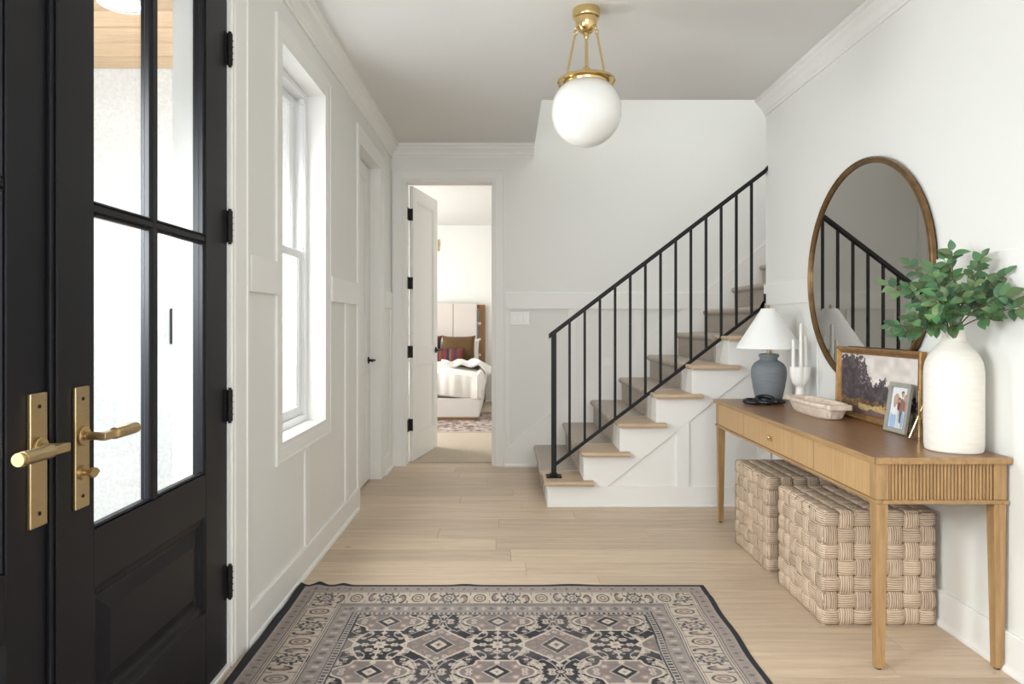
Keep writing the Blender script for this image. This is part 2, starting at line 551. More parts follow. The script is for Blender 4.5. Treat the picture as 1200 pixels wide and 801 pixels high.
def grid_object(name, P, RGB, material, parent=None, base=(0, 0, 0)):
    """P: (h,w,3) world points, RGB: (h,w,3) linear colours -> one mesh with the colour attribute 'print'"""
    h, w = P.shape[:2]
    b = BASE[parent] if parent is not None else Vector(base)
    me = bpy.data.meshes.new(name)
    n = h * w
    idx = np.arange(n).reshape(h, w)
    q = np.stack([idx[:-1, :-1], idx[:-1, 1:], idx[1:, 1:], idx[1:, :-1]], -1).reshape(-1, 4)
    me.vertices.add(n)
    me.vertices.foreach_set('co', (P.reshape(-1, 3) - np.array(b)).astype(np.float32).ravel())
    me.loops.add(q.size)
    me.loops.foreach_set('vertex_index', q.astype(np.int32).ravel())
    me.polygons.add(len(q))
    me.polygons.foreach_set('loop_start', np.arange(0, q.size, 4, dtype=np.int32))
    me.update(calc_edges=True)
    me.validate()
    ca = me.color_attributes.new('print', 'FLOAT_COLOR', 'POINT')
    ca.data.foreach_set('color', np.concatenate([RGB.reshape(-1, 3), np.ones((n, 1))], 1).astype(np.float32).ravel())
    me.polygons.foreach_set('use_smooth', np.ones(len(q), dtype=bool))
    me.materials.append(material)
    o = bpy.data.objects.new(name, me)
    col.objects.link(o)
    if parent is not None:
        o.parent = parent
    else:
        o.location = b
    BASE[o] = b
    return o

# ------------------------------------------------------------------ room shell
LX, RX, BY, CZ = -0.98, 1.77, 5.83, 2.74        # left wall, right wall, back wall, ceiling
SY, SX = 4.65, 0.243                            # front of the stairwell opening and its left side

w_left = boxes('wall_left', M['wall'], None,
               (-1.18, LX, -2.6, 0.575, 0, 2.9), (-1.18, LX, 0.575, 2.43, 2.455, 2.9), (-1.18, LX, 2.43, 2.975, 0, 2.9),
               (-1.18, LX, 2.975, 3.70, 0, 0.69), (-1.18, LX, 2.975, 3.70, 2.455, 2.9), (-1.18, LX, 3.70, 4.56, 0, 2.9),
               (-1.18, LX, 4.56, 5.35, 2.44, 2.9), (-1.18, LX, 5.35, 5.98, 0, 2.9))
struct(w_left, 'white panelled wall on the left with window and doors', 'wall')
w_right = boxes('wall_right', M['wall'], None, (RX, 1.90, -2.6, SY, 0, 2.9))
struct(w_right, 'white wall on the right behind the console table', 'wall')
w_back = boxes('wall_back', M['wall'], None, (-1.18, -0.867, BY, 5.98, 0, 2.9), (-0.867, -0.109, BY, 5.98, 2.44, 2.9),
               (-0.109, 3.6, BY, 5.98, 0, 2.9), (SX - 0.12, 3.6, BY, 5.98, 2.9, 5.1))
struct(w_back, 'pale back wall behind the staircase', 'wall')
w_rear = boxes('wall_rear', M['wall'], None, (-1.18, -0.9, -2.75, -2.6, 0, 2.9), (1.6, 1.9, -2.75, -2.6, 0, 2.9),
               (-0.9, 1.6, -2.75, -2.6, 0, 0.3), (-0.9, 1.6, -2.75, -2.6, 2.6, 2.9))  # the wide opening in this unseen wall is assumed
struct(w_rear, 'white wall behind the viewpoint with an assumed wide window', 'wall')
struct(boxes('wall_stairwell', M['wall'], None, (SX - 0.12, SX, SY, BY, 2.9, 5.1), (SX, 3.6, SY - 0.12, SY, 2.9, 5.1),
             (3.6, 3.72, SY - 0.12, BY, 0, 5.1), (1.90, 3.6, SY - 0.12, SY, 0, 2.9)),
       'upper stairwell walls above the hall ceiling', 'wall')
struct(boxes('ceiling', M['ceiling'], None, (-1.18, 1.90, -2.6, SY, CZ, 2.9), (-1.18, SX, SY, BY, CZ, 2.9)),
       'flat white hall ceiling', 'ceiling')
struct(boxes('ceiling_stairwell', M['ceiling'], None, (SX - 0.12, 3.72, SY - 0.12, 5.98, 5.1, 5.2)),
       'ceiling high above the stairs', 'ceiling')

# oak boards of the floor, each its own part
floor = boxes('floor', M['joint'], None, (LX - 0.2, RX + 0.1, -2.6, 5.98, -0.06, -0.006))
struct(floor, 'pale wide plank oak floor', 'floor')
rows = 29
rng = random.Random(3)
for r in range(rows):
    y0 = 5.965 - 0.19 * (r + 1)
    y1 = y0 + 0.188
    x = LX - 0.13 if y1 > 4.5 and y0 < 5.4 else LX
    x -= rng.uniform(0.0, 0.01)
    first = True
    while x < RX:
        ln = rng.uniform(0.5, 1.5) if first else rng.uniform(1.1, 1.9)
        first = False
        x2 = min(x + ln, RX)
        if RX - x2 < 0.25:
            x2 = RX
        boxes('plank', M['oak_floor'], floor, (x + 0.0007, x2 - 0.0007, y0, y1, -0.012, 0), bevel=0.0009)
        x = x2
boxes('floor_field', M['oak_floor'], floor, (LX, RX, -2.6, 5.965 - 0.19 * rows, -0.012, 0))

# baseboards (a tall flat board with a little shoe mould)
def base_prof(x, s):
    return [(x, 0), (x + s * 0.026, 0), (x + s * 0.026, 0.010), (x + s * 0.020, 0.020), (x + s * 0.015, 0.024), (x + s * 0.015, 0.135),
            (x + s * 0.011, 0.140), (x, 0.140)]


b = MB()
b.prism(base_prof(LX, 1), 'y', 2.556, 4.468)
b.prism(base_prof(LX, 1), 'y', 5.442, BY)
struct(b.build('baseboard_left', M['trim'], None), 'tall white baseboard along the left wall', 'baseboard')
struct(MB().prism(base_prof(RX, -1), 'y', -2.6, 4.527).build('baseboard_right', M['trim'], None),
       'tall white baseboard along the right wall', 'baseboard')
b = MB()
b.prism(base_prof(BY, -1), 'x', LX + 0.02, -0.969)
b.prism(base_prof(BY, -1), 'x', -0.007, 0.30)
struct(b.build('baseboard_back', M['trim'], None), 'tall white baseboard between bedroom door and stairs', 'baseboard')


# crown moulding
def crown(x, s):
    pr = [(0, 2.630), (.012, 2.630), (.014, 2.645), (.022, 2.652), (.026, 2.666), (.040, 2.685), (.058, 2.700), (.062, 2.714), (.074, 2.720),
          (.076, 2.740), (0, 2.740)]
    return [(x + s * a, z) for a, z in pr]


struct(MB().prism(crown(LX, 1), 'y', -2.6, BY).build('trim_1', M['trim'], None), 'white crown moulding along the left wall', 'moulding')
struct(MB().prism(crown(RX, -1), 'y', -2.6, SY).build('trim_2', M['trim'], None), 'white crown moulding along the right wall', 'moulding')
struct(MB().prism(crown(BY, -1), 'x', LX, SX - 0.005).build('trim_3', M['trim'], None),
       'short white crown moulding above the bedroom door', 'moulding')

# wainscot: flat cap rail and battens
CB, CT = 1.340, 1.480


def cap(par, *bs):
    for q in bs:
        boxes('cap_rail', M['trim'], par, q, bevel=0.002)


def battens(par, *bs):
    for q in bs:
        boxes('batten', M['trim'], par, q, bevel=0.002)


cap(w_left, (LX, LX + .019, 2.580, 2.892, CB, CT), (LX, LX + .019, 3.788, 4.467, CB, CT), (LX, LX + .019, 5.443, BY, CB, CT))
battens(w_left, (LX, LX + .012, 3.30, 3.375, .14, .608), (LX, LX + .012, 4.13, 4.205, .14, CB), (LX, LX + .012, 2.556, 2.585, .14, CB),
        (LX, LX + .012, 5.74, BY, .14, CB))
cap(w_right, (RX - .0145, RX, -2.6, SY, CB, CT))
battens(w_right, *[(RX - .012, RX, y, y + .075, .14, CB) for y in (0.10, 1.05, 2.02, 2.98, 3.86)])
cap(w_back, (LX + .019, -0.970, BY - .019, BY, CB, CT), (-0.006, 2.1, BY - .019, BY, CB, CT))
battens(w_back, (0.53, 0.60, BY - .012, BY, 0.30, CB), (1.09, 1.16, BY - .012, BY, 0.76, CB), (1.65, 1.72, BY - .012, BY, 1.2, CB),
        (-0.007, 0.035, BY - .012, BY, .14, CB))

# window in the left wall
win = thing('window_1', 'white sash window in the left wall', 'window', (LX, 3.337, 0.69))
win['kind'] = 'structure'
c = MB()
for s_ in 'lrtb':
    frame_bar(lambda u, n, v: (LX + n, 2.893 + u, .610 + v), .894, 1.932, .088, casing_prof(.086, .6), s_, c)
c.build('casing', M['trim'], win, bevel=0.002)
c = MB()
c.box(-1.075, LX + .004, 2.974, 2.983, 0.70, 2.447).box(-1.075, LX + .004, 3.692, 3.701, 0.70, 2.447)
c.box(-1.0755, LX + .0045, 2.974, 3.701, 2.447, 2.456).box(-1.0755, LX + .006, 2.974, 3.701, 0.689, 0.70)
c.build('jamb_liner', M['trim'], win)
c = MB()
for (y0, y1, z0, z1) in ((2.983, 3.03, .70, 2.447), (3.645, 3.692, .70, 2.447), (3.03, 3.645, 2.412, 2.447), (3.03, 3.645, .70, .735)):
    c.box(-1.17, -1.072, y0, y1, z0, z1)
for (y0, y1) in ((3.03, 3.036), (3.639, 3.645)):
    c.box(-1.150, -1.080, y0, y1, .735, 2.412)
c.build('window_frame', M['vinyl'], win, bevel=0.003)
for nm, x, z0, z1 in (('lower_sash', -1.105, .735, 1.605), ('upper_sash', -1.140, 1.565, 2.412)):
    s = MB()
    s.box(x - .016, x + .016, 3.037, 3.092, z0, z1).box(x - .016, x + .016, 3.583, 3.638, z0, z1)
    s.box(x - .016, x + .016, 3.092, 3.583, z0, z0 + .050).box(x - .016, x + .016, 3.092, 3.583, z1 - .045, z1)
    s.box(x - .010, x + .010, 3.092, 3.102, z0 + .05, z1 - .045).box(x - .010, x + .010, 3.573, 3.583, z0 + .05, z1 - .045)
    so = s.build(nm, M['vinyl'], win, bevel=0.004)
    boxes('pane', M['glass'], so, (x - .003, x + .003, 3.09, 3.585, z0 + .04, z1 - .04))
MB().box(-1.085, -1.072, 3.58, 3.63, 1.607, 1.622).build('sash_lock', M['vinyl'], win, bevel=0.003)
MB().box(-1.095, -1.072, 3.615, 3.655, 2.385, 2.41).build('sash_stop', M['vinyl'], win, bevel=0.003)

# ------------------------------------------------------------------ front doors (black pair) on the left wall
XI, XO = -0.985, -1.030
j = MB()
j.box(-1.17, LX, 2.412, 2.432, 0, 2.46).box(-1.17, LX, 0.573, 0.592, 0, 2.46).box(-1.169, LX - .001, .592, 2.412, 2.442, 2.462)
j.box(-1.17, -1.033, 2.396, 2.412, 0, 2.442).box(-1.17, -1.033, .592, .608, 0, 2.442).box(-1.17, -1.033, .592, 2.412, 2.426, 2.442)
struct(j.build('trim_4', M['trim'], None), 'white jamb around the black front doors', 'door frame')
c = MB()
for s_ in 'lrt':
    frame_bar(lambda u, n, v: (LX + n, 0.449 + u, v), 2.107, 2.58, .13, casing_prof(.130), s_, c, True)
struct(c.build('trim_5', M['trim'], None, bevel=0.002), 'wide white casing around the black front doors', 'door casing')
struct(boxes('trim_6', M['trim'], None, (-1.17, -0.972, .592, 2.412, 0.0, 0.018), bevel=0.003), 'threshold under the black front doors',
       'threshold')


def front_leaf(name, label, y0, y1, g0, g1, hand):
    """leaf from y0 to y1, glass from g0 to g1; hand = y of the handle plate"""
    d = thing(name, label, 'door', (XI, (y0 + y1) / 2, 0.02))
    d['kind'] = 'structure'
    zt = 2.438
    for a, q in ((y0, g0), (g1, y1)):
        boxes('stile', M['black_door'], d, (XO, XI, a, q, .02, zt), bevel=0.002)
    for z0, z1 in ((.02, .270), (.585, .725), (2.305, zt)):
        boxes('rail', M['black_door'], d, (XO, XI, g0, g1, z0, z1), bevel=0.002)
    gm = (g0 + g1) / 2 - 0.018
    boxes('muntin', M['black_door'], d, (XO + .008, XI - .002, gm - .013, gm + .013, .725, 2.305), bevel=0.003)
    boxes('muntin', M['black_door'], d, (XO + .0085, XI - .0027, g0, g1, 1.486, 1.505), bevel=0.003)
    for a, q in ((g0, gm - .013), (gm + .013, g1)):
        for z0, z1 in ((.725, 1.486), (1.505, 2.305)):
            boxes('pane', M['glass'], d, (-1.012, -1.006, a, q, z0, z1))
            s = MB()
            t, x0, x1 = .009, -1.008, XI - .004
            s.box(x0, x1, a, a + t, z0, z1).box(x0, x1, q - t, q, z0, z1).box(x0, x1, a + t, q - t, z0, z0 + t).box(x0, x1, a + t, q - t, z1 - t, z1)
            s.build('glazing_bead', M['black_door'], d, bevel=0.004)
    # raised panel below the glass
    p = MB()
    a0, a1, z0, z1 = g0, g1, .270, .585
    def ring(i, x):
        return [(x, a0 + i, z0 + i), (x, a1 - i, z0 + i), (x, a1 - i, z1 - i), (x, a0 + i, z1 - i)]
    lv = [ring(0, XI - .001), ring(.006, XI - .010), ring(.024, XI - .013), ring(.030, XI - .019), ring(.040, XI - .019), ring(.075, XI - .006)]
    v = [q for r in lv for q in r]
    f = [(4 * k + i, 4 * k + (i + 1) % 4, 4 * k + 4 + (i + 1) % 4, 4 * k + 4 + i) for k in range(5) for i in range(4)] + [(20, 21, 22, 23)]
    p.add(v, f)
    p.build('door_panel', M['black_door'], d)
    boxes('panel_back', M['black_door'], d, (XO + .004, XO + .012, a0, a1, z0, z1))
    return d


door1 = front_leaf('door_1', 'black glazed front door leaf beside the window, hinges on its right', 1.508, 2.410, 1.633, 2.242, 1.575)
door2 = front_leaf('door_2', 'black glazed front door leaf nearest the viewpoint, cut by the picture edge', 0.592, 1.465, 0.760, 1.345, 1.43)
a = MB()
a.box(XO, XI, 1.465, 1.506, .02, 2.438)
a.box(XI, XI + .010, 1.462, 1.504, .02, 2.438)
a.box(XI + .010, XI + .016, 1.474, 1.494, .02, 2.438)
a.build('astragal', M['black_door'], door2, bevel=0.003)
boxes('flush_bolt_strip', M['black_metal'], door1, (XI, XI + .0015, 1.509, 1.522, .86, 1.00))
for z in (2.186, 1.561, 0.930, 0.308):
    h = MB()
    h.tube([(XI + .010, 2.4105, z - .055), (XI + .010, 2.4105, z + .055)], .0095, 12)
    h.tube([(XI + .010, 2.4105, z - .062), (XI + .010, 2.4105, z - .055)], .006, 10)
    h.tube([(XI + .010, 2.4105, z + .055), (XI + .010, 2.4105, z + .062)], .006, 10)
    h.box(XI + .001, XI + .004, 2.385, 2.4105, z - .055, z + .055)
    h.box(LX, LX + .0045, 2.4105, 2.428, z - .055, z + .055)
    for k in (-.033, -.011, .011, .033):
        h.box(XI, XI + .0198, 2.4000, 2.4210, z + k - .0008, z + k + .0008)
    h.build('hinge', M['black_metal'], door1)


def lever(d, yp, y_end, knob):
    pl = boxes('handle_plate', M['brass'], d, (XI, XI + .009, yp - .026, yp + .026, .794, 1.074), bevel=0.002, seg=2)
    s = 1 if y_end > yp else -1
    m = MB()
    z = .960
    m.tube([(XI + .009, yp, z), (XI + .016, yp, z)], .022, 24)
    m.tube([(XI + .016, yp, z), (XI + .060, yp, z)], .0095, 16)
    m.box(XI + .050, XI + .068, min(yp - s * .012, yp + s * .045), max(yp - s * .012, yp + s * .045), z - .009, z + .009)
    le = m.build('lever', M['brass'], pl, bevel=0.0015)
    g = MB()
    n = 28
    for t0, t1, r in ((.038, .040, .0132), (.040, .122, .0140), (.122, .132, .0134), (.132, .134, .0125)):
        g.tube([(XI + .059, yp + s * t0, z), (XI + .059, yp + s * t1, z)], r, n)
    g.build('lever_grip', M['brass'], pl)
    for zz in (.822, 1.046):
        MB().tube([(XI + .009, yp, zz), (XI + .0105, yp, zz)], .0042, 10).build('screw', M['black_metal'], pl)
    if knob:
        m = MB()
        m.tube([(XI + .009, yp, .876), (XI + .014, yp, .876)], .017, 20)
        m.tube([(XI + .014, yp, .876), (XI + .030, yp, .876)], .007, 12)
        m.prism([(yp - .020 + .040 * t, .876 + .012 * math.sin(PI * t) * q) for q, ts in ((-1, (0, .25, .5, .75, 1)), (1, (.75, .5, .25)))
                 for t in ts], 'x', XI + .028, XI + .037)
        m.build('thumb_turn', M['brass'], pl)


lever(door1, 1.575, 1.70, True)
lever(door2, 1.428, 1.29, False)

# ------------------------------------------------------------------ closet door (left wall, far end)
j = MB()
j.box(-1.18, LX + .004, 4.555, 4.575, 0, 2.444).box(-1.18, LX + .004, 5.335, 5.355, 0, 2.444).box(-1.18, LX + .0035, 4.575, 5.335, 2.425, 2.444)
j.box(-1.125, -1.100, 5.323, 5.335, 0, 2.425)
for s_ in 'lrt':
    frame_bar(lambda u, n, v: (LX + n, 4.468 + u, v), .974, 2.532, .09, casing_prof(.092, .7), s_, j, True)
struct(j.build('trim_7', M['trim'], None, bevel=0.002), 'white casing around the closet door past the window', 'door casing')


def panel_door(d, P, w, h, t, zr, m):
    """two-panel white door built in its own plane: P(u, n, z) gives a world point; u along width, n out of the face"""
    def bx(mb, u0, u1, n0, n1, z0, z1):
        v = [P(u, n, z) for z in (z0, z1) for n in (n0, n1) for u in (u0, u1)]
        mb.add(v, [(0, 2, 3, 1), (4, 5, 7, 6), (0, 1, 5, 4), (2, 6, 7, 3), (0, 4, 6, 2), (1, 3, 7, 5)])
    s = .115
    for u0, u1 in ((0, s), (w - s, w)):
        q = MB(); bx(q, u0, u1, 0, t, .012, h); q.build('stile', m, d, bevel=.002)
    zs = [(.012, .24), (zr - .075, zr + .075), (h - .115, h)]
    for z0, z1 in zs:
        q = MB(); bx(q, s, w - s, 0, t, z0, z1); q.build('rail', m, d, bevel=.002)
    for z0, z1 in ((.24, zr - .075), (zr + .075, h - .115)):
        q = MB()
        bx(q, s, w - s, .012, t - .012, z0, z1)
        for n0, n1 in ((.004, .012), (t - .012, t - .004)):
            bx(q, s, s + .016, n0, n1, z0, z1); bx(q, w - s - .016, w - s, n0, n1, z0, z1)
            bx(q, s + .016, w - s - .016, n0, n1, z0, z0 + .016); bx(q, s + .016, w - s - .016, n0, n1, z1 - .016, z1)
        q.build('door_panel', m, d, bevel=.002)
    return bx


door3 = thing('door_3', 'white closet door in the left wall with a black lever', 'door', (-1.08, 4.955, .01))
door3['kind'] = 'structure'
panel_door(door3, lambda u, n, z: (-1.099 + n, 4.577 + u, z), .756, 2.42, .036, .92, M['trim'])
m = MB()
m.tube([(-1.063, 5.265, .935), (-1.055, 5.265, .935)], .026, 20)
m.tube([(-1.055, 5.265, .935), (-1.015, 5.265, .935)], .009, 12)
m.box(-1.022, -1.008, 5.16, 5.275, .927, .943)
m.build('lever', M['black_metal'], door3, bevel=.002)
boxes('wall_closet', M['wall'], None, (-1.24, -1.181, 4.4, 5.5, 0, 2.6))
struct(bpy.data.objects['wall_closet'], 'closing wall behind the closet door', 'wall')

# ------------------------------------------------------------------ bedroom door and its casing (back wall)
j = MB()
j.box(-0.872, -0.853, BY - .004, 5.985, 0, 2.444).box(-0.123, -0.104, BY - .004, 5.985, 0, 2.444).box(-0.853, -0.123, BY - .0035, 5.984, 2.425, 2.444)
for s_ in 'lrt':
    frame_bar(lambda u, n, v: (-0.969 + u, BY - n, v), .962, 2.536, .1, casing_prof(.104), s_, j, True)
struct(j.build('trim_8', M['trim'], None, bevel=0.002), 'white casing around the open bedroom doorway', 'door casing')
door4 = thing('door_4', 'white bedroom door standing open, black hinges and lever', 'door', (-0.849, 5.975, .01))
door4['kind'] = 'structure'
ang = math.radians(79)
ux, uy = math.cos(ang), math.sin(ang)
PD = lambda u, n, z: (-0.849 + ux * u + uy * n, 5.975 + uy * u - ux * n + .008, z)
panel_door(door4, PD, .735, 2.42, .036, .92, M['trim'])
for z in (2.17, 1.57, .97, .33):
    h = MB()
    h.box(-0.8525, -0.8475, 5.905, 5.972, z - .052, z + .052)
    h.tube([(-0.846, 5.976, z - .052), (-0.846, 5.976, z + .052)], .008, 10)
    h.box(-0.852, -0.815, 5.974, 5.9785, z - .052, z + .052)
    h.build('hinge', M['black_metal'], door4)
m = MB()
m.tube([PD(.675, .036, .96), PD(.675, .044, .96)], .028, 20)
m.tube([PD(.675, .044, .96), PD(.675, .085, .96)], .009, 12)
m.tube([PD(.685, .082, .96), PD(.565, .082, .96)], .009, 10)
m.tube([PD(.675, 0, .96), PD(.675, -.008, .96)], .028, 20)
m.tube([PD(.675, -.008, .96), PD(.675, -.05, .96)], .009, 12)
m.tube([PD(.685, -.048, .96), PD(.565, -.048, .96)], .009, 10)
m.build('lever', M['black_metal'], door4)

# switch plates on the back wall
sw = thing('light_switch', 'white triple rocker switch plate beside the bedroom doorway', 'switch', (0.118, BY, 1.262))
boxes('cover_plate', M['switch'], sw, (0.036, 0.200, BY - .009, BY, 1.205, 1.320), bevel=.003)
for k in range(3):
    x = .072 + .046 * k
    boxes('rocker', M['switch'], sw, (x - .016, x + .016, BY - .014, BY - .009, 1.229, 1.296), bevel=.002)
sw = thing('light_switch', 'small white wall plate seen through the stair balusters', 'switch', (0.86, BY, .89))
boxes('cover_plate', M['switch'], sw, (0.822, 0.898, BY - .006, BY, .855, .925), bevel=.002)
boxes('rocker', M['switch'], sw, (0.842, 0.878, BY - .010, BY - .006, .872, .908), bevel=.002)

# ------------------------------------------------------------------ porch outside the front doors
struct(boxes('wall_porch', M['stucco'], None, (-4.2, -1.181, 3.95, 4.15, 0, 2.9)), 'white stucco porch wall outside the front door', 'wall')
struct(boxes('floor_porch', M['concrete'], None, (-9, -1.181, -3, 3.95, -0.10, -0.02)), 'pale concrete porch floor', 'floor')
struct(boxes('baseboard_porch', M['concrete'], None, (-4.2, -1.181, 3.86, 3.95, -0.02, 0.06)), 'concrete kerb at the foot of the porch wall', 'kerb')
pc = boxes('ceiling_porch', M['joint'], None, (-4.2, -1.181, -0.5, 3.95, 2.712, 2.9))
struct(pc, 'cedar plank porch ceiling outside the front door', 'ceiling')
y = 3.95
k = 0
while y > 0.2:
    boxes('plank', M['cedar'], pc, (-4.2, -1.181, y - .181, y - .004, 2.690, 2.712), bevel=.004)
    y -= .185
dl = thing('downlight', 'round white recessed light in the cedar porch ceiling', 'light', (-1.76, 3.13, 2.69))
MB().lathe([(.078, -.012), (.105, -.010), (.105, 0), (.078, 0)], (-1.76, 3.13, 2.69), 32, caps=False).build('trim_ring', M['vinyl'], dl)
MB().lathe([(.001, -.008), (.079, -.008), (.079, -.002), (.001, -.002)], (-1.76, 3.13, 2.69), 32).build('lens', M['lamp_lens'], dl)
db = thing('doorbell', 'slim dark doorbell on the white stucco outside the door glass', 'doorbell', (-1.90, 3.95, 1.20))
boxes('back_plate', M['vinyl'], db, (-1.965, -1.925, 3.93, 3.95, 1.10, 1.30), bevel=.004)
boxes('bell_body', M['black_metal'], db, (-1.926, -1.896, 3.90, 3.95, 1.10, 1.305), bevel=.008, seg=2)

# ------------------------------------------------------------------ staircase
X0, RUN, Z0, RISE, NST = 0.275, 0.240, 0.18, 0.191, 11


def rx(n): return X0 + RUN * (n - 1)
def tz(n): return Z0 + RISE * (n - 1)


stair = thing('staircase', 'white closed staircase with oak tread ends and taupe carpet', 'stairs', (X0, 5.2, 0))
FY, CY = 4.530, 4.800            # white side face, edge of the carpet
# the white side: stepped panel, with the raised stringer, base, battens
out = [(X0, 0)]
for n in range(1, 7):
    out += [(rx(n), tz(n) - .028), (rx(n + 1), tz(n) - .028)]
xe = 1.765
out = [(min(x, xe), z) for x, z in out] + [(xe, tz(6) - .028 + RISE), (xe, 0)]
MB().prism(out, 'y', FY + .014, CY).build('side_panel', M['trim'], stair)
pitch = RISE / RUN
dz = lambda x: .136 + (x - .674) * pitch
st = [(X0, .136)]
for n in range(1, 7):
    st += [(rx(n), tz(n) - .028), (rx(n + 1), tz(n) - .028)]
st = [(min(x, xe), z) for x, z in st] + [(xe, dz(xe)), (.674, .136)]
MB().prism(st, 'y', FY, FY + .0135).build('stringer', M['trim'], stair, bevel=.0015)
boxes('base_board', M['trim'], stair, (X0, xe, FY, FY + .014, 0, .136), bevel=.0015)
boxes('shoe_mould', M['trim'], stair, (X0 - .004, xe, FY - .011, FY, 0, .018), bevel=.004)
for x in (1.132, 1.67):
    MB().prism([(x, .136), (x + .085, .136), (x + .085, dz(x + .085)), (x, dz(x))], 'y', FY + .001, FY + .014).build('batten', M['trim'], stair, bevel=.0015)
# oak tread ends with a rounded nosing
for n in range(1, 7):
    a, bq, z = rx(n) - .022, rx(n + 1) + .062, tz(n)
    bq = min(bq, 1.765)
    pr = [(a + .008, z), (a + .002, z - .005), (a, z - .014), (a + .002, z - .023), (a + .008, z - .028), (bq, z - .028), (bq, z)]
    t = MB()
    y0 = FY - .068
    t.prism([(q, w) for q, w in pr], 'y', y0 + .012, CY + .004)
    # rounded front edge facing the hall
    fr = [(y0 + .012, z), (y0 + .004, z - .004), (y0, z - .014), (y0 + .004, z - .024), (y0 + .012, z - .028)]
    t.prism(fr, 'x', a + .008, bq)
    t.build('tread_end', M['oak_tread'], stair, bevel=.002)
# carpeted steps from the oak ends to the wall
for n in range(1, NST + 1):
    x, z = rx(n), tz(n)
    zb = tz(n - 1) if n > 1 else 0.0
    x2 = rx(n + 1)
    pr = [(x2 + .01, zb - (.0 if n == 1 else .05)), (x2 + .01, z + .006)]
    for k in range(7):
        q = PI / 2 + PI * k / 6
        pr.append((x - .018 + .022 * math.cos(q), z - .016 + .022 * math.sin(q)))
    pr += [(x - .010, z - .045), (x - .010, zb + .002 if n == 1 else zb)]
    if n > 1:
        pr += [(x + .0, zb - .05)]
    y0 = CY if x2 < 1.76 else (CY if x < 1.5 else 4.66)
    MB().prism(pr[::-1], 'y', y0, BY - .018, smooth=False).build('carpet_step', M['carpet'], stair, bevel=.004)
# skirt board on the back wall
sk = [(0.22, .14), (X0 - .03, .14), (0.16, .14)]
sk0 = lambda x: .42 + (x - .345) * pitch
MB().prism([(0.02, .0), (0.02, .14), (0.345 - (.42 - .14) / pitch, .14), (2.6, sk0(2.6)), (2.6, 0)], 'y', BY - .016, BY - .001).build('skirt_board', M['trim'], stair)

# ------------------------------------------------------------------ stair railing
rail = thing('stair_railing', 'black iron stair railing with slim upright balusters', 'railing', (0.324, 4.63, Z0))
RY = 4.63
hz = lambda x: 1.139 + (x - .301) * (2.253 - 1.139) / (1.76 - .301)
lz = lambda x: .268 + (x - .341) * (1.315 - .268) / (1.72 - .341)


def bar(m, pts, w, h, y):
    """flat bar in the plane y, w across, h vertical"""
    p = [(x, z - h / 2) for x, z in pts] + [(x, z + h / 2) for x, z in pts[::-1]]
    return m.prism(p, 'y', y - w / 2, y + w / 2)


m = MB()
bar(m, [(.290, hz(.290)), (1.755, hz(1.755)), (1.776, hz(1.776) + .012), (1.786, hz(1.786) + .075)], .036, .034, RY)
m.build('handrail', M['black_metal'], rail, bevel=.004, seg=2)
m = MB()
bar(m, [(.324, lz(.324)), (1.70, lz(1.70)), (1.745, lz(1.745) - .004), (1.752, lz(1.745) + .055)], .022, .026, RY)
m.build('bottom_rail', M['black_metal'], rail, bevel=.003)
nw = boxes('newel_post', M['black_metal'], rail, (.307, .341, RY - .017, RY + .017, Z0 + .008, hz(.324)), bevel=.002)
m = MB()
m.box(.272, .376, RY - .052, RY + .052, Z0, Z0 + .009)
m.box(.296, .352, RY - .028, RY + .028, Z0 + .009, Z0 + .022)
m.build('foot_plate', M['black_metal'], rail, bevel=.003)
for k in range(13):
    x = .431 + .1028 * k
    boxes('baluster', M['black_metal'], rail, (x - .008, x + .008, RY - .008, RY + .008, lz(x), hz(x)))
boxes('wall_bracket', M['black_metal'], rail, (1.752, 1.768, RY - .02, RY + .018, lz(1.745) + .02, lz(1.745) + .085), bevel=.002)
boxes('wall_bracket', M['black_metal'], rail, (1.772, 1.79, RY - .02, RY + .018, hz(1.77) + .01, hz(1.77) + .10), bevel=.002)

# ------------------------------------------------------------------ pendant light
PX, PY = 0.389, 3.31
pen = thing('pendant_light', 'white opal globe pendant on polished brass rods', 'light', (PX, PY, CZ))
MB().lathe([(.020, -.118), (.030, -.112), (.046, -.092), (.052, -.066), (.054, -.046), (.064, -.042), (.067, -.036), (.067, -.004), (.064, 0)],
           (PX, PY, CZ), 40).build('canopy', M['brass_polished'], pen)
m = MB()
m.tube([(PX, PY, CZ - .112), (PX, PY, CZ - .300)], .007, 12)
m.lathe([(.012, -.112), (.014, -.128), (.010, -.142)], (PX, PY, CZ), 16)
m.lathe([(.021, -.345), (.024, -.332), (.024, -.312), (.021, -.306), (.021, -.288), (.012, -.278)], (PX, PY, CZ), 24)
m.build('stem', M['brass_polished'], pen)
zr = 2.395
m = MB()
m.lathe([(.070, .012), (.100, .012), (.134, .006), (.140, .002), (.142, -.010), (.139, -.013), (.135, -.010), (.131, -.002), (.114, .002), (.108, -.001),
         (.106, -.022), (.1025, -.026), (.100, -.022), (.100, .004), (.070, .006), (.070, .012)], (PX, PY, zr), 64, caps=False)
m.lathe([(.072, .008), (.060, .016), (.026, .022), (.022, .034)], (PX, PY, zr), 40, caps=False)
m.build('fitter_ring', M['brass_polished'], pen)
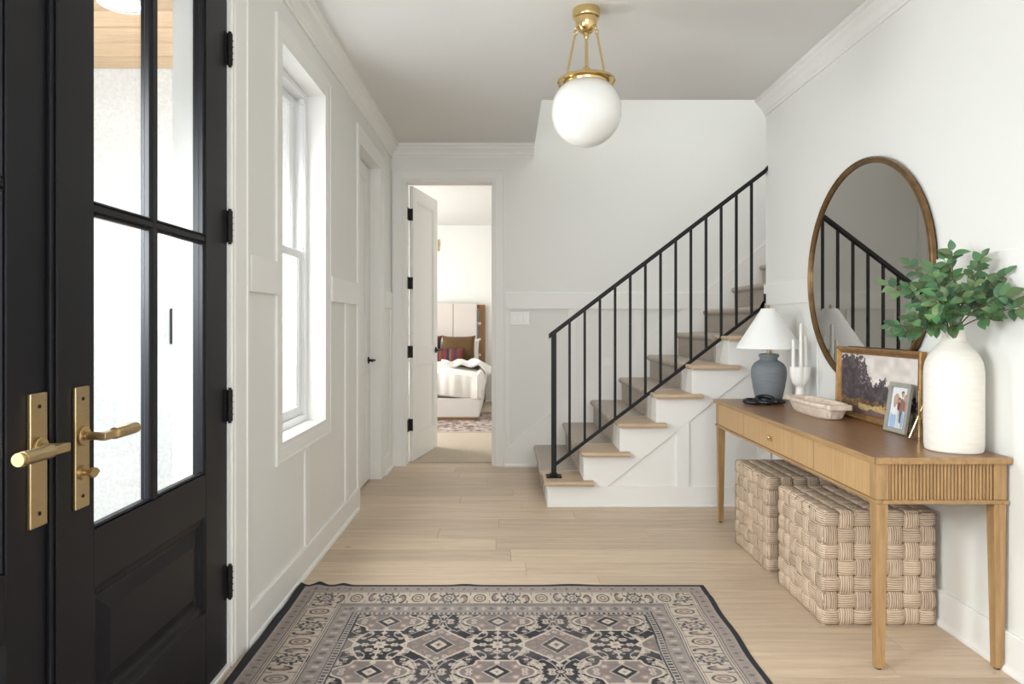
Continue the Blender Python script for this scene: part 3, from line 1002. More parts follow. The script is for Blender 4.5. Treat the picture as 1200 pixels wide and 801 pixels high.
for k in range(3):
    a = math.radians(200 + 120 * k)
    d = Vector((math.cos(a), math.sin(a), 0))
    c0 = Vector((PX, PY, 0))
    p0 = c0 + d * .055 + Vector((0, 0, CZ - .105)); p1 = c0 + d * .104 + Vector((0, 0, zr + .008))
    m = MB()
    m.tube([p0 + (p1 - p0) * .13, p1], .0055, 10)
    for q, tw in ((.0, 0), (.08, PI / 2)):
        cc = p0 + (p1 - p0) * q
        w = Vector((-d.y, d.x, 0))
        e1 = w if tw == 0 else d
        m.tube([cc + (e1 * math.cos(t) + Vector((0, 0, 1)) * math.sin(t)) * .010 for t in [2 * PI * i / 14 for i in range(14)]], .0026, 6, closed=True)
    m.tube([c0 + d * .046 + Vector((0, 0, CZ - .085)), p0 + Vector((0, 0, .010))], .004, 8)
    m.build('rod', M['brass_polished'], pen)
R = .170
gz = 2.244
prof = [(R * math.sin(t), -R * math.cos(t)) for t in [PI * i / 40 for i in range(1, 33)]]
prof = [(r, z) for r, z in prof if not (z > 0 and r < .098)] + [(.098, .142), (.098, .150)]
MB().lathe(prof, (PX, PY, gz), 64).build('globe', M['opal'], pen)

# ------------------------------------------------------------------ round mirror on the right wall
MY, MZ = 3.362, 1.465
mir = thing('wall_mirror', 'large round mirror in a thin bronze frame above the console', 'mirror', (RX - .003, MY, MZ - .56))


def ring_mesh(mb, prof, n=96):
    """prof: (inset from outer edge, out from wall); swept around the mirror's rim"""
    o = len(mb.v)
    k = len(prof)
    for i in range(n):
        t = 2 * PI * i / n
        for ins, ou in prof:
            mb.v.append((RX - ou, MY + (.576 - ins) * math.cos(t), MZ + (.560 - ins) * math.sin(t)))
    for i in range(n):
        q = (i + 1) % n
        for p in range(k):
            r = (p + 1) % k
            mb.f.append((o + i * k + p, o + q * k + p, o + q * k + r, o + i * k + r)); mb.sm.append(True)


m = MB()
ring_mesh(m, [(0, .012), (0, .028), (.004, .033), (.010, .034), (.014, .030), (.020, .030), (.024, .026), (.029, .025), (.031, .020), (.031, .012)])
m.build('mirror_frame', M['bronze'], mir)
m = MB()
m.v = [(RX - .0185, MY + .547 * math.cos(2 * PI * i / 96), MZ + .531 * math.sin(2 * PI * i / 96)) for i in range(96)]
m.f = [tuple(range(96))]; m.sm = [False]
m.build('mirror_glass', M['mirror'], mir)
m = MB()
ring_mesh(m, [(.008, .001), (.008, .013), (.030, .013), (.030, .001)])
m.build('back_frame', M['black_wood'], mir)
o = MB(); o.v = [(RX - .0160, MY + .551 * math.cos(2 * PI * i / 64), MZ + .535 * math.sin(2 * PI * i / 64)) for i in range(64)]
o.f = [tuple(range(64))]; o.sm = [False]
o.build('backing', M['black_wood'], mir)

# ------------------------------------------------------------------ console table
TX0, TX1, TY0, TY1, TZ = 1.284, 1.764, 2.380, 4.230, 0.752
con = thing('console_table', 'long oak console table with reeded end and tapered legs', 'table', (1.525, 3.305, 0))
m = MB()
m.prism([(TX0, TZ - .020), (TX0 + .003, TZ - .024), (TX1, TZ - .024), (TX1, TZ), (TX0 + .002, TZ), (TX0, TZ - .003)], 'y', TY0, TY1)
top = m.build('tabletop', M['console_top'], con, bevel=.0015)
# edge band round the top in the paler oak
m = MB()
m.box(TX0 - .0015, TX0 + .004, TY0 - .0015, TY1 + .0015, TZ - .0235, TZ - .0005)
m.box(TX0, TX1, TY0 - .0015, TY0 + .004, TZ - .0235, TZ - .0005).box(TX0, TX1, TY1 - .004, TY1 + .0015, TZ - .0235, TZ - .0005)
m.build('edge_band', M['console_oak_x'], con, bevel=.001)
ax0, ax1, ay0, ay1, az0, az1 = 1.297, 1.757, 2.394, 4.216, .600, .728
q = .045
for x0, x1 in ((ax0, ax0 + q), (ax1 - q, ax1)):
    for y0, y1 in ((ay0, ay0 + q), (ay1 - q, ay1)):
        m = MB()
        m.box(x0, x1, y0, y1, az0, az1)
        e, t = .0015, .007
        ix = 1 if x0 < 1.5 else -1
        iy = 1 if y0 < 3 else -1
        xo, xi = (x0, x1) if ix > 0 else (x1, x0)
        yo, yi = (y0, y1) if iy > 0 else (y1, y0)
        zt, zb = .600, 0.006
        A = [(xo + ix * .001, yo + iy * .001), (xi - ix * .001, yo + iy * .001), (xi - ix * .001, yi - iy * .001), (xo + ix * .001, yi - iy * .001)]
        Bt = [(xo + ix * .006, yo + iy * .006), (xi - ix * .010, yo + iy * .006), (xi - ix * .010, yi - iy * .010), (xo + ix * .006, yi - iy * .010)]
        m.add([(a, b2, zt) for a, b2 in A] + [(a, b2, zb) for a, b2 in Bt],
              [(0, 1, 5, 4), (1, 2, 6, 5), (2, 3, 7, 6), (3, 0, 4, 7), (0, 1, 2, 3), (4, 5, 6, 7)])
        lg = m.build('leg', M['console_oak_v'], con, bevel=.0015)
        cx, cy = sum(a for a, _ in Bt) / 4, sum(b2 for _, b2 in Bt) / 4
        MB().tube([(cx, cy, 0), (cx, cy, .006)], .010, 12).build('foot_pad', M['black_wood'], lg)
# bottom moulding of the apron
m = MB()
z0, z1, w = .586, .600, .005
m.box(ax0 - w, ax0 + .02, ay0 - w, ay1 + w, z0, z1).box(ax1 - .02, ax1 + w, ay0 - w, ay1 + w, z0, z1)
m.box(ax0 + .02, ax1 - .02, ay0 - w, ay0 + .02, z0, z1).box(ax0 + .02, ax1 - .02, ay1 - .02, ay1 + w, z0, z1)
m.build('apron_moulding', M['console_oak_x'], con, bevel=.003, seg=2)
# reeded ends
for yy, s in ((ay0, 1), (ay1, -1)):
    m = MB()
    n = 30
    ww = (ax1 - q - ax0 - q) / n
    for k in range(n):
        xc = ax0 + q + (k + .5) * ww
        prof = [(xc - ww * .5, yy + s * .016)] + [(xc - ww * .46 * math.cos(t), yy + s * (.011 - .0075 * math.sin(t))) for t in [PI * i / 6 for i in range(7)]] + \
               [(xc + ww * .5, yy + s * .016)]
        m.prism(prof, 'z', az0, az1, smooth=False)
    m.box(ax0 + q, ax1 - q, min(yy + s * .016, yy + s * .026), max(yy + s * .016, yy + s * .026), az0, az1)
    rp = m.build('reeded_panel', M['console_oak_v'], con)
boxes('back_apron', M['console_oak_x'], con, (ax1 - .02, ax1 - .004, ay0 + q, ay1 - q, az0, az1))
boxes('front_rail', M['console_oak_x'], con, (ax0 + .016, ax0 + .03, ay0 + q, ay1 - q, az0, az1))
for y0, y1, dr in ((ay0 + q, 2.879, 0), (2.884, 3.728, 1), (3.733, ay1 - q, 0)):
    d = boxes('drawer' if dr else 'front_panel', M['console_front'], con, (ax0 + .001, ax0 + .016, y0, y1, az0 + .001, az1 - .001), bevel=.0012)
    if dr:
        m = MB()
        m.tube([(ax0 + .001, 3.335, .660), (ax0 - .012, 3.335, .660)], .005, 10)
        m.box(ax0 - .020, ax0 - .011, 3.323, 3.347, .648, .672)
        m.box(ax0 - .0225, ax0 - .020, 3.329, 3.341, .654, .666)
        m.build('knob', M['brass_polished'], d, bevel=.002)

# ------------------------------------------------------------------ woven cube stools
SZ, NW = .462, 7
cw = SZ / NW


def strip_mesh(par, seedv):
    me = bpy.data.meshes.new('weave_strip')
    rs = random.Random(seedv)
    v, f = [], []
    half = SZ / 2 + .004
    cross = [(-.472, -.0065), (-.41, -.0005), (-.2, .002), (.05, .0018), (.25, .0022), (.41, -.0005), (.472, -.0065)]
    xs = []
    for j in range(NW):
        for t in (0.0, .14, .32, .5, .68, .86):
            xs.append((-SZ / 2 + (j + t) * cw, j, t))
    xs.append((SZ / 2, NW - 1, 1.0))
    n = len(cross)
    for x, j, t in xs:
        sgn = par * (1 if j % 2 == 0 else -1)
        z = .0062 * sgn * min(1, math.sin(PI * t) * 1.9) if 0 < t < 1 else 0
        nar = 1.0 if sgn > 0 else .97
        edge = max(0, abs(x) - (SZ / 2 - .020)) / .020
        z = z * (1 - edge * .5) - .006 * edge ** 2
        wob = rs.uniform(-.0012, .0012)
        for cy, cz in cross:
            v.append((x, cy * cw * nar + wob, z + cz + rs.uniform(-.0006, .0006)))
    for i in range(len(xs) - 1):
        for k in range(n - 1):
            a = i * n + k
            f.append((a, a + 1, a + n + 1, a + n))
    me.from_pydata(v, [], f)
    me.polygons.foreach_set('use_smooth', [True] * len(f))
    me.materials.append(M['seagrass'])
    return me


STRIPS = {p: [strip_mesh(p, 10 * p + i) for i in range(3)] for p in (1, -1)}


def stool(label, cx, cy, rz, sxy=(1, 1)):
    st = thing('woven_stool', label, 'stool', (cx, cy, 0), 'woven cube stools under the console')
    st.rotation_euler = (0, 0, rz)
    c = MB()
    i = SZ / 2 - .012
    c.box(cx - i, cx + i, cy - i, cy + i, .004, SZ - .012)
    c.build('core', M['stool_core'], st, bevel=.01)
    h = SZ / 2
    faces = [(Vector((0, -h, h)), Vector((1, 0, 0)), Vector((0, 0, 1))), (Vector((0, h, h)), Vector((-1, 0, 0)), Vector((0, 0, 1))),
             (Vector((-h, 0, h)), Vector((0, -1, 0)), Vector((0, 0, 1))), (Vector((h, 0, h)), Vector((0, 1, 0)), Vector((0, 0, 1))),
             (Vector((0, 0, SZ)), Vector((1, 0, 0)), Vector((0, 1, 0)))]
    k = 0
    for c0, e1, e2 in faces:
        nrm = e1.cross(e2)
        c1 = c0 - nrm * .007
        for i in range(NW):
            off = (i + .5) * cw - h
            par = 1 if i % 2 == 0 else -1
            for a, b2, pp in ((e1, e2, par), (e2, -e1, par * (-1 if True else 1))):
                o = bpy.data.objects.new('weave_strip', STRIPS[pp][k % 3]); k += 1
                mtx = Matrix((a, b2, nrm)).transposed().to_4x4()
                pos = c1 + b2 * (off if b2 == e2 else -off)
                mtx.translation = pos
                o.parent = st
                o.matrix_local = mtx
                col.objects.link(o)
    return st


stool('woven seagrass cube stool nearest the viewpoint, under the reeded console end', 1.508, 2.984, 0)
stool('woven seagrass cube stool behind the nearer one, under the console drawer', 1.508, 3.580, math.radians(0.8))

# ------------------------------------------------------------------ things on the console
# table lamp
LXX, LYY = 1.568, 4.075
lamp = thing('table_lamp', 'table lamp with grey ceramic jar base and white cone shade', 'lamp', (LXX, LYY, TZ))
MB().lathe([(.064, 0), (.072, .004), (.077, .025), (.090, .085), (.099, .145), (.1015, .180), (.097, .206), (.083, .229), (.064, .242), (.052, .249),
            (.050, .254), (.050, .262), (.056, .268), (.058, .276), (.056, .284), (.044, .287), (.040, .283)], (LXX, LYY, TZ), 48).build('lamp_base', M['grey_ceramic'], lamp)
m = MB()
m.lathe([(.016, .283), (.016, .290), (.010, .294), (.010, .318), (.014, .322), (.014, .36), (.004, .364)], (LXX, LYY, TZ), 20)
m.tube([(LXX, LYY, TZ + .36), (LXX, LYY, TZ + .565)], .0025, 8)
m.build('lamp_neck', M['brass'], lamp)
sh = MB()
sh.lathe([(.186, .318), (.1875, .318), (.187, .322), (.044, .552), (.043, .555), (.0415, .553), (.1845, .322), (.186, .318)], (LXX, LYY, TZ), 64, caps=False)
sh.build('lamp_shade', M['shade'], lamp)
MB().lathe([(.043, .549), (.043, .552), (.012, .553), (.012, .548)], (LXX, LYY, TZ), 32).build('shade_cap', M['shade'], lamp)
MB().lathe([(.011, .553), (.012, .556), (.006, .559), (.007, .566), (.009, .570), (.006, .575), (.001, .577)], (LXX, LYY, TZ), 16).build('finial', M['brass_polished'], lamp)

# black chain links
knot = thing('chain_links', 'glossy black ring chain lying in front of the grey lamp', 'ornament', (1.49, 3.94, TZ))


def torus(cx, cy, cz, R, r, tilt, yaw, sq=1.0):
    mt = Matrix.Rotation(yaw, 3, 'Z') @ Matrix.Rotation(tilt, 3, 'X')
    p = [Vector((cx, cy, cz)) + mt @ Vector((R * math.cos(t), R * sq * math.sin(t), 0)) for t in [2 * PI * i / 36 for i in range(36)]]
    return MB().tube(p, r, 12, closed=True)


torus(1.428, 3.945, TZ + .017, .047, .0125, math.radians(5), 0.1, .9).build('link', M['black_wood'], knot)
torus(1.490, 3.925, TZ + .029, .048, .0125, math.radians(20), -0.15, .85).build('link', M['black_wood'], knot)
torus(1.552, 3.935, TZ + .017, .047, .0125, math.radians(-5), 0.05, .9).build('link', M['black_wood'], knot)

# white candle holder and three tapers
HX, HY = 1.664, 3.865
ch = thing('candle_holder', 'white footed ceramic candle holder with scalloped cup', 'candle holder', (HX, HY, TZ))
pf = [(.001, 0), (.037, 0), (.037, .008), (.030, .030), (.024, .075), (.022, .098), (.025, .108), (.040, .128), (.050, .160), (.0545, .200), (.055, .222), (.050, .223),
      (.046, .205), (.036, .196), (.001, .194)]


def lob(u, v):
    f = v * (len(pf) - 1)
    i = min(int(f), len(pf) - 2)
    t = f - i
    r = pf[i][0] * (1 - t) + pf[i + 1][0] * t
    z = pf[i][1] * (1 - t) + pf[i + 1][1] * t
    k = .075 * max(0, min(1, (z - .105) / .06))
    a = 2 * PI * u
    rr = r * (1 + k * (abs(math.cos(3.0 * a)) * 2 - 1.2))
    return (HX + rr * math.cos(a), HY + rr * math.sin(a), TZ + z)


MB().grid(lob, 72, 42).build('cup', M['white_ceramic'], ch)
for (dx, dy, zt, lb) in ((-.034, .008, 1.128, 'leftmost and shortest white taper in the scalloped holder'),
                         (.001, -.012, 1.215, 'tallest white taper, middle of the scalloped holder'),
                         (.035, .008, 1.152, 'rightmost white taper in the scalloped holder')):
    cx, cy = HX + dx, HY + dy
    cd = thing('taper_candle', lb, 'candle', (cx, cy, TZ + .1955), 'white taper candles')
    h = zt - TZ - .196
    MB().lathe([(.0105, 0), (.0102, h * .5), (.0088, h - .006), (.005, h), (.001, h + .001)], (cx, cy, TZ + .1960), 16).build('wax', M['wax'], cd)
    MB().tube([(cx, cy, zt), (cx + .001, cy, zt + .007)], .0009, 6).build('wick', M['white_ceramic'], cd)

# stone dough bowl
GX, GY, GL, GW = 1.590, 3.495, .238, .078
bowl = thing('stone_bowl', 'long pale stone bowl with carved ledge handles on the console', 'bowl', (GX, GY, TZ))
lay = [(.0, .0, .000), (.80, .66, .000), (.86, .74, .006), (.95, .93, .044), (.965, .96, .054), (.99, 1.02, .057), (1.0, 1.05, .064), (1.0, 1.05, .072), (.98, 1.02, .076),
       (.92, .86, .076), (.90, .82, .070), (.78, .62, .026), (.5, .4, .018), (0, 0, .017)]


def bowlf(u, v):
    f = v * (len(lay) - 1)
    i = min(int(f + 1e-6), len(lay) - 2); t = f - i
    sy, sx, z = [lay[i][k] * (1 - t) + lay[i + 1][k] * t for k in range(3)]
    a = 2 * PI * u
    c, s = math.cos(a), math.sin(a)
    e = .62
    x = math.copysign(abs(c) ** e, c); y = math.copysign(abs(s) ** e, s)
    r = 1.0
    if .004 < z < .055 and v < .45:
        r += .016 * math.sin(a * 23) * math.sin(z * 420)
    return (GX + GW * sx * x * r, GY + GL * sy * y * r, TZ + z)


MB().grid(bowlf, 96, 39).build('bowl_body', M['travertine'], bowl)
for s in (-1, 1):
    m = MB()
    m.prism([(GX - .058, GY + s * (GL - .03)), (GX + .058, GY + s * (GL - .03)), (GX + .062, GY + s * (GL + .006)), (GX + .05, GY + s * (GL + .016)), (GX - .05, GY + s * (GL + .016)),
             (GX - .062, GY + s * (GL + .006))], 'z', TZ + .052, TZ + .0765)
    m.build('ledge_handle', M['travertine'], bowl, bevel=.004, seg=2)

# landscape painting leaning on the wall
AY0, AY1, AH = 2.812, 3.530, .350
art = thing('landscape_painting', 'landscape painting of dark trees in a gold wood frame', 'picture', (1.705, 3.17, TZ))


def AP(u, n, v):
    """u: 0..width from the far end towards the viewpoint, n: out of the picture towards the room, v: up"""
    return (1.722 + .006 * v / AH - n, AY1 - u, TZ + v)


def slab(mb, P, u0, u1, n0, n1, v0, v1):
    vv = [P(u, n, v) for v in (v0, v1) for n in (n0, n1) for u in (u0, u1)]
    return mb.add(vv, [(0, 2, 3, 1), (4, 5, 7, 6), (0, 1, 5, 4), (2, 6, 7, 3), (0, 4, 6, 2), (1, 3, 7, 5)])


AW = AY1 - AY0
fw = .034


pr = [(0, -.006), (0, .017), (.004, .022), (.012, .022), (.016, .018), (.024, .014), (.028, .011), (.032, .011), (.034, .004), (.034, -.006)]
for s in 'lrbt':
    frame_bar(AP, AW, AH, fw, pr, s).build('frame_bar', M['gold_leaf'], art)
slab(MB(), AP, .004, AW - .004, -.006, -.001, .004, AH - .004).build('backing', M['stool_core'], art)
h, w = 110, 240
U, V = np.meshgrid(np.linspace(0, 1, w), np.linspace(1, 0, h))      # V: 1 at the top
n1 = vnoise((h, w), (9, 16), 1); n2 = vnoise((h, w), (26, 44), 2); n3 = vnoise((h, w), (50, 100), 3)
sky = np.array([.70, .645, .615]) + (n1[..., None] - .5) * .22 + (1 - V)[..., None] * np.array([.10, .08, .06])
img = sky.copy()
hgt = np.interp(U[0], [0, .06, .22, .34, .40, .46, .55, .62, .68, .76, .84, .92, 1], [.90, .98, 1.02, .90, .66, .52, .60, .62, .48, .56, .50, .40, .36])
edge = V < (hgt[None, :] + (n2 - .5) * .20 + (n3 - .5) * .10)
dark = np.array([.030, .022, .026])[None, None] + n2[..., None] * np.array([.075, .060, .066]) * n1[..., None] * 1.6 + n3[..., None] * .02
img[edge] = dark[edge]
holes = edge & (n3 > .80) & (V > .5) & (U > .25)
img[holes] = sky[holes] * .75
gh = .24 + (n1 - .5) * .06
ground = V < gh
gc = np.array([.13, .085, .06]) + n2[..., None] * np.array([.16, .12, .07]) - .05
img[ground] = gc[ground]
gold = ground & (V < .15 + .05 * n2) & (U > .26) & (U < .62)
img[gold] = (np.array([.50, .36, .17]) + (n3[..., None] - .5) * .2)[gold]
low = ground & (V < .06 + .05 * n1)
img[low] = (np.array([.12, .06, .05]) + n3[..., None] * .1)[low]
img = np.clip(img, .01, 1)
P = np.zeros((h, w, 3))
uu = .032 + (AW - .064) * U; vv2 = .032 + (AH - .064) * V
P[..., 0] = 1.722 + .006 * vv2 / AH - .006
P[..., 1] = AY1 - uu; P[..., 2] = TZ + vv2
grid_object('canvas', P, img, M['canvas'], art)

# small family photograph in a grey frame
ph = thing('photo_frame', 'small grey framed family photo leaning beside the tall cream vase', 'picture', (1.655, 2.89, TZ))
pb0, pb1 = Vector((1.660, 2.985, TZ)), Vector((1.667, 2.840, TZ))
pu = (pb1 - pb0).normalized()
pw_, phh = .146, .212
pt = Vector((.15, .0, 1)).normalized()
pn = pt.cross(pu).normalized()
if pn.x > 0: pn = -pn


def PP(u, n, v): return tuple(pb0 + pu * u + pt * v + pn * (n + .004) + Vector((0, 0, .002)))


pr = [(0, -.004), (0, .009), (.003, .011), (.017, .010), (.0185, .007), (.020, -.001), (.020, -.004)]
for s in 'lrbt':
    frame_bar(PP, pw_, phh, .02, pr, s).build('frame_bar', M['stone_frame'], ph)
slab(MB(), PP, .004, pw_ - .004, -.004, -.001, .004, phh - .004).build('backing', M['stool_core'], ph)
h, w = 150, 96
U, V = np.meshgrid(np.linspace(0, 1, w), np.linspace(1, 0, h))
img = np.ones((h, w, 3)) * np.array([.74, .76, .80])
img[V < .12] = (.66, .66, .68)


def ell(cx, cy, rx_, ry_, c, rot=0.0):
    dx, dy = U - cx, (V - cy) * 1.55
    ca, sa = math.cos(rot), math.sin(rot)
    a, b2 = dx * ca + dy * sa, -dx * sa + dy * ca
    img[(a / rx_) ** 2 + (b2 / (ry_ * 1.55)) ** 2 < 1] = c


skin = (.56, .33, .24)
for args in ((.68, .33, .10, .20, (.10, .12, .16)), (.56, .20, .05, .16, (.62, .60, .58)), (.80, .22, .08, .20, (.30, .42, .66)), (.24, .18, .20, .22, (.34, .48, .72)),
             (.66, .55, .15, .18, (.17, .17, .12)), (.66, .86, .085, .055, (.07, .04, .03)), (.67, .82, .07, .06, skin),
             (.86, .58, .12, .16, (.42, .10, .06)), (.86, .74, .11, .10, (.42, .24, .13)), (.84, .74, .065, .055, skin),
             (.26, .50, .21, .19, (.80, .80, .82)), (.32, .70, .17, .14, (.46, .33, .24)), (.36, .74, .075, .06, skin), (.25, .62, .09, .13, (.46, .33, .24)),
             (.50, .55, .09, .13, (.26, .03, .05)), (.51, .69, .085, .06, (.10, .06, .05)), (.52, .665, .06, .045, skin), (.53, .30, .06, .15, (.55, .54, .52))):
    ell(*args)
for cx, cy in ((.67, .82), (.84, .74), (.36, .74), (.52, .665)):
    for sx in (-.022, .022):
        ell(cx + sx, cy + .008, .008, .006, (.08, .05, .04))
    ell(cx, cy - .024, .020, .006, (.55, .18, .16))
P = np.zeros((h, w, 3))
for k in range(3):
    P[..., k] = pb0[k] + pu[k] * (.018 + (pw_ - .036) * U) + pt[k] * (.018 + (phh - .036) * V) + pn[k] * .0055 + (.002 if k == 2 else 0)
grid_object('photograph', P, img, M['photo'], ph)
slab(MB(), lambda u, n, v: tuple(pb0 + pu * (.073 + u) + Vector((.020 + .034 * (1 - v / .11), 0, v + .001 + (0.0)))), -.02, .02, 0, .004, 0, .002)

# clear holder with crossed brass rods
kx, ky = 1.650, 2.745
hd = thing('brass_rod_holder', 'small clear acrylic holder with crossed brass rods beside the vase', 'ornament', (kx, ky, TZ))
MB().lathe([(.001, 0), (.024, 0), (.024, .105), (.021, .105), (.021, .006), (.001, .006)], (kx, ky, TZ), 32, caps=False).build('clear_cup', M['acrylic'], hd)
m = MB()
m.tube([(kx - .006, ky - .030, TZ + .003), (kx - .006, ky - .028, TZ + .200)], .0032, 8).build('rod', M['brass_polished'], hd)
MB().tube([(kx - .034, ky - .012, TZ + .010), (kx + .030, ky - .026, TZ + .185)], .0032, 8).build('rod', M['brass_polished'], hd)
MB().tube([(kx + .026, ky - .010, TZ + .003), (kx - .004, ky - .0345, TZ + .12)], .0032, 8).build('rod', M['brass_polished'], hd)

# tall vase
VX, VY = 1.652, 2.520
vz = thing('tall_vase', 'tall cream bottle vase at the near end of the console', 'vase', (VX, VY, TZ))
pr = [(.001, 0), (.088, 0), (.093, .004), (.0955, .02), (.0965, .12), (.0965, .27), (.0955, .30), (.091, .325), (.082, .348), (.068, .370), (.052, .388), (.042, .400), (.0375, .412),
      (.0365, .430), (.0375, .436), (.0365, .440), (.033, .439), (.032, .40), (.032, .36), (.001, .35)]
MB().lathe(pr, (VX, VY, TZ), 64, caps=False).build('vase_body', M['vase'], vz)

# greenery in the vase
def leaf_mesh(L, W, cup, name='leaf'):
    v, f = [], []
    n = 7
    for i in range(n + 1):
        t = i / n
        wd = W * math.sin(PI * min(1, t ** .85)) ** .8 * (1 - .25 * t) if 0 < t < 1 else 0.0006
        x = L * t
        z = -.10 * L * t * t + .03 * L * math.sin(PI * t)
        v += [(x, -wd, z + cup * wd), (x, 0, z), (x, wd, z + cup * wd)]
    for i in range(n):
        a = 3 * i
        f += [(a, a + 1, a + 4, a + 3), (a + 1, a + 2, a + 5, a + 4)]
    me = bpy.data.meshes.new(name)
    me.from_pydata(v, [], f)
    me.polygons.foreach_set('use_smooth', [True] * len(f))
    me.materials.append(M['leaf'])
    return me


LEAVES = [leaf_mesh(.052, .0175, .30), leaf_mesh(.047, .0165, .22), leaf_mesh(.041, .0150, .40), leaf_mesh(.056, .0185, .12)]
grn = thing('leafy_branches', 'bunch of green leafy branches standing in the cream vase', 'plant', (VX, VY, TZ + .36))
GB = BASE[grn]
rg = random.Random(11)
nleaf = 0
tips = [(1.490, 2.55, 1.210), (1.530, 2.60, 1.330), (1.575, 2.58, 1.390), (1.655, 2.53, 1.440), (1.685, 2.46, 1.400), (1.705, 2.42, 1.345), (1.715, 2.34, 1.265),
        (1.555, 2.44, 1.300), (1.510, 2.46, 1.225), (1.630, 2.41, 1.320), (1.590, 2.50, 1.345), (1.705, 2.47, 1.300), (1.690, 2.37, 1.30), (1.575, 2.46, 1.215)]


def put_leaf(stem, p, d, up):
    global nleaf
    d = d.normalized()
    up = (up - d * up.dot(d))
    if up.length < .05:
        up = Vector((0, -1, .3))
    up.normalize()
    sd = up.cross(d)
    mt = Matrix((d, sd, up)).transposed().to_4x4()
    s = rg.uniform(.82, 1.12)
    mt = mt @ Matrix.Scale(s, 4)
    tip = p + d * .052 * s
    if max(tip.x, p.x) > 1.752 or p.x + .02 > 1.768:
        p = p - Vector((max(tip.x - 1.748, p.x - 1.745, 0), 0, 0))
    mt.translation = p - GB
    o = bpy.data.objects.new('leaf', LEAVES[rg.randrange(4)])
    o.parent = stem
    o.matrix_local = mt
    col.objects.link(o)
    nleaf += 1


for ti, tp in enumerate(tips):
    a = 2 * PI * ti / len(tips)
    p0 = Vector((VX + .016 * math.cos(a), VY + .016 * math.sin(a), TZ + .365))
    tp = Vector(tp)
    out = Vector((tp.x - VX, tp.y - VY, 0))
    mid = Vector((VX, VY, TZ + .44)) + out * .28 + Vector((0, 0, (tp.z - TZ - .44) * .55))
    nk = Vector((VX + .015 * out.normalized().x, VY + .015 * out.normalized().y, TZ + .44))
    path = [p0, nk] + bez(nk, mid, tp, 8)[1:]
    m = MB()
    m.tube(path, [.0030 - .0018 * i / len(path) for i in range(len(path))], 6)
    twigs = []
    npth = len(path)
    for i, frac in enumerate((.50, .66, .82, 1.0)):
        q = 1 + frac * (npth - 2)
        i0 = min(int(q), npth - 2)
        pt0 = path[i0].lerp(path[i0 + 1], q - i0)
        dr = (path[i0 + 1] - path[i0]).normalized()
        if frac == 1.0:
            td = dr
        else:
            td = (dr * .6 + Vector((rg.uniform(-1, .7), rg.uniform(-1, .8), rg.uniform(-.35, .7)))).normalized()
        ln = rg.uniform(.05, .085)
        e = pt0 + td * ln + Vector((0, 0, -.006))
        if e.x > 1.735: e.x = 1.735
        e2 = e - pt0
        tw = [pt0, pt0 + e2 * .5 + Vector((0, 0, .004)), e]
        m.tube(tw, [.0015, .0013, .0009], 5)
        twigs.append((pt0, e))
    stem = m.build('stem', M['twig'], grn)
    for pt0, e in twigs:
        td = (e - pt0).normalized()
        upv = Vector((rg.uniform(-1.0, -.1), rg.uniform(-1.2, -.4), rg.uniform(.15, .9)))
        sv = td.cross(upv).normalized()
        for fr in (.35, .70):
            pp = pt0.lerp(e, fr)
            for s in (-1, 1):
                put_leaf(stem, pp, td * rg.uniform(.35, .8) + sv * s + Vector((rg.uniform(-.2, .2), rg.uniform(-.2, .2), rg.uniform(-.25, .15))), upv)
        put_leaf(stem, e, td + Vector((rg.uniform(-.2, .2), rg.uniform(-.2, .2), rg.uniform(-.3, .1))), upv)
print('leaves', nleaf)

# ------------------------------------------------------------------ patterned rug
RY0, RY1 = 0.45, 3.174        # near and far end


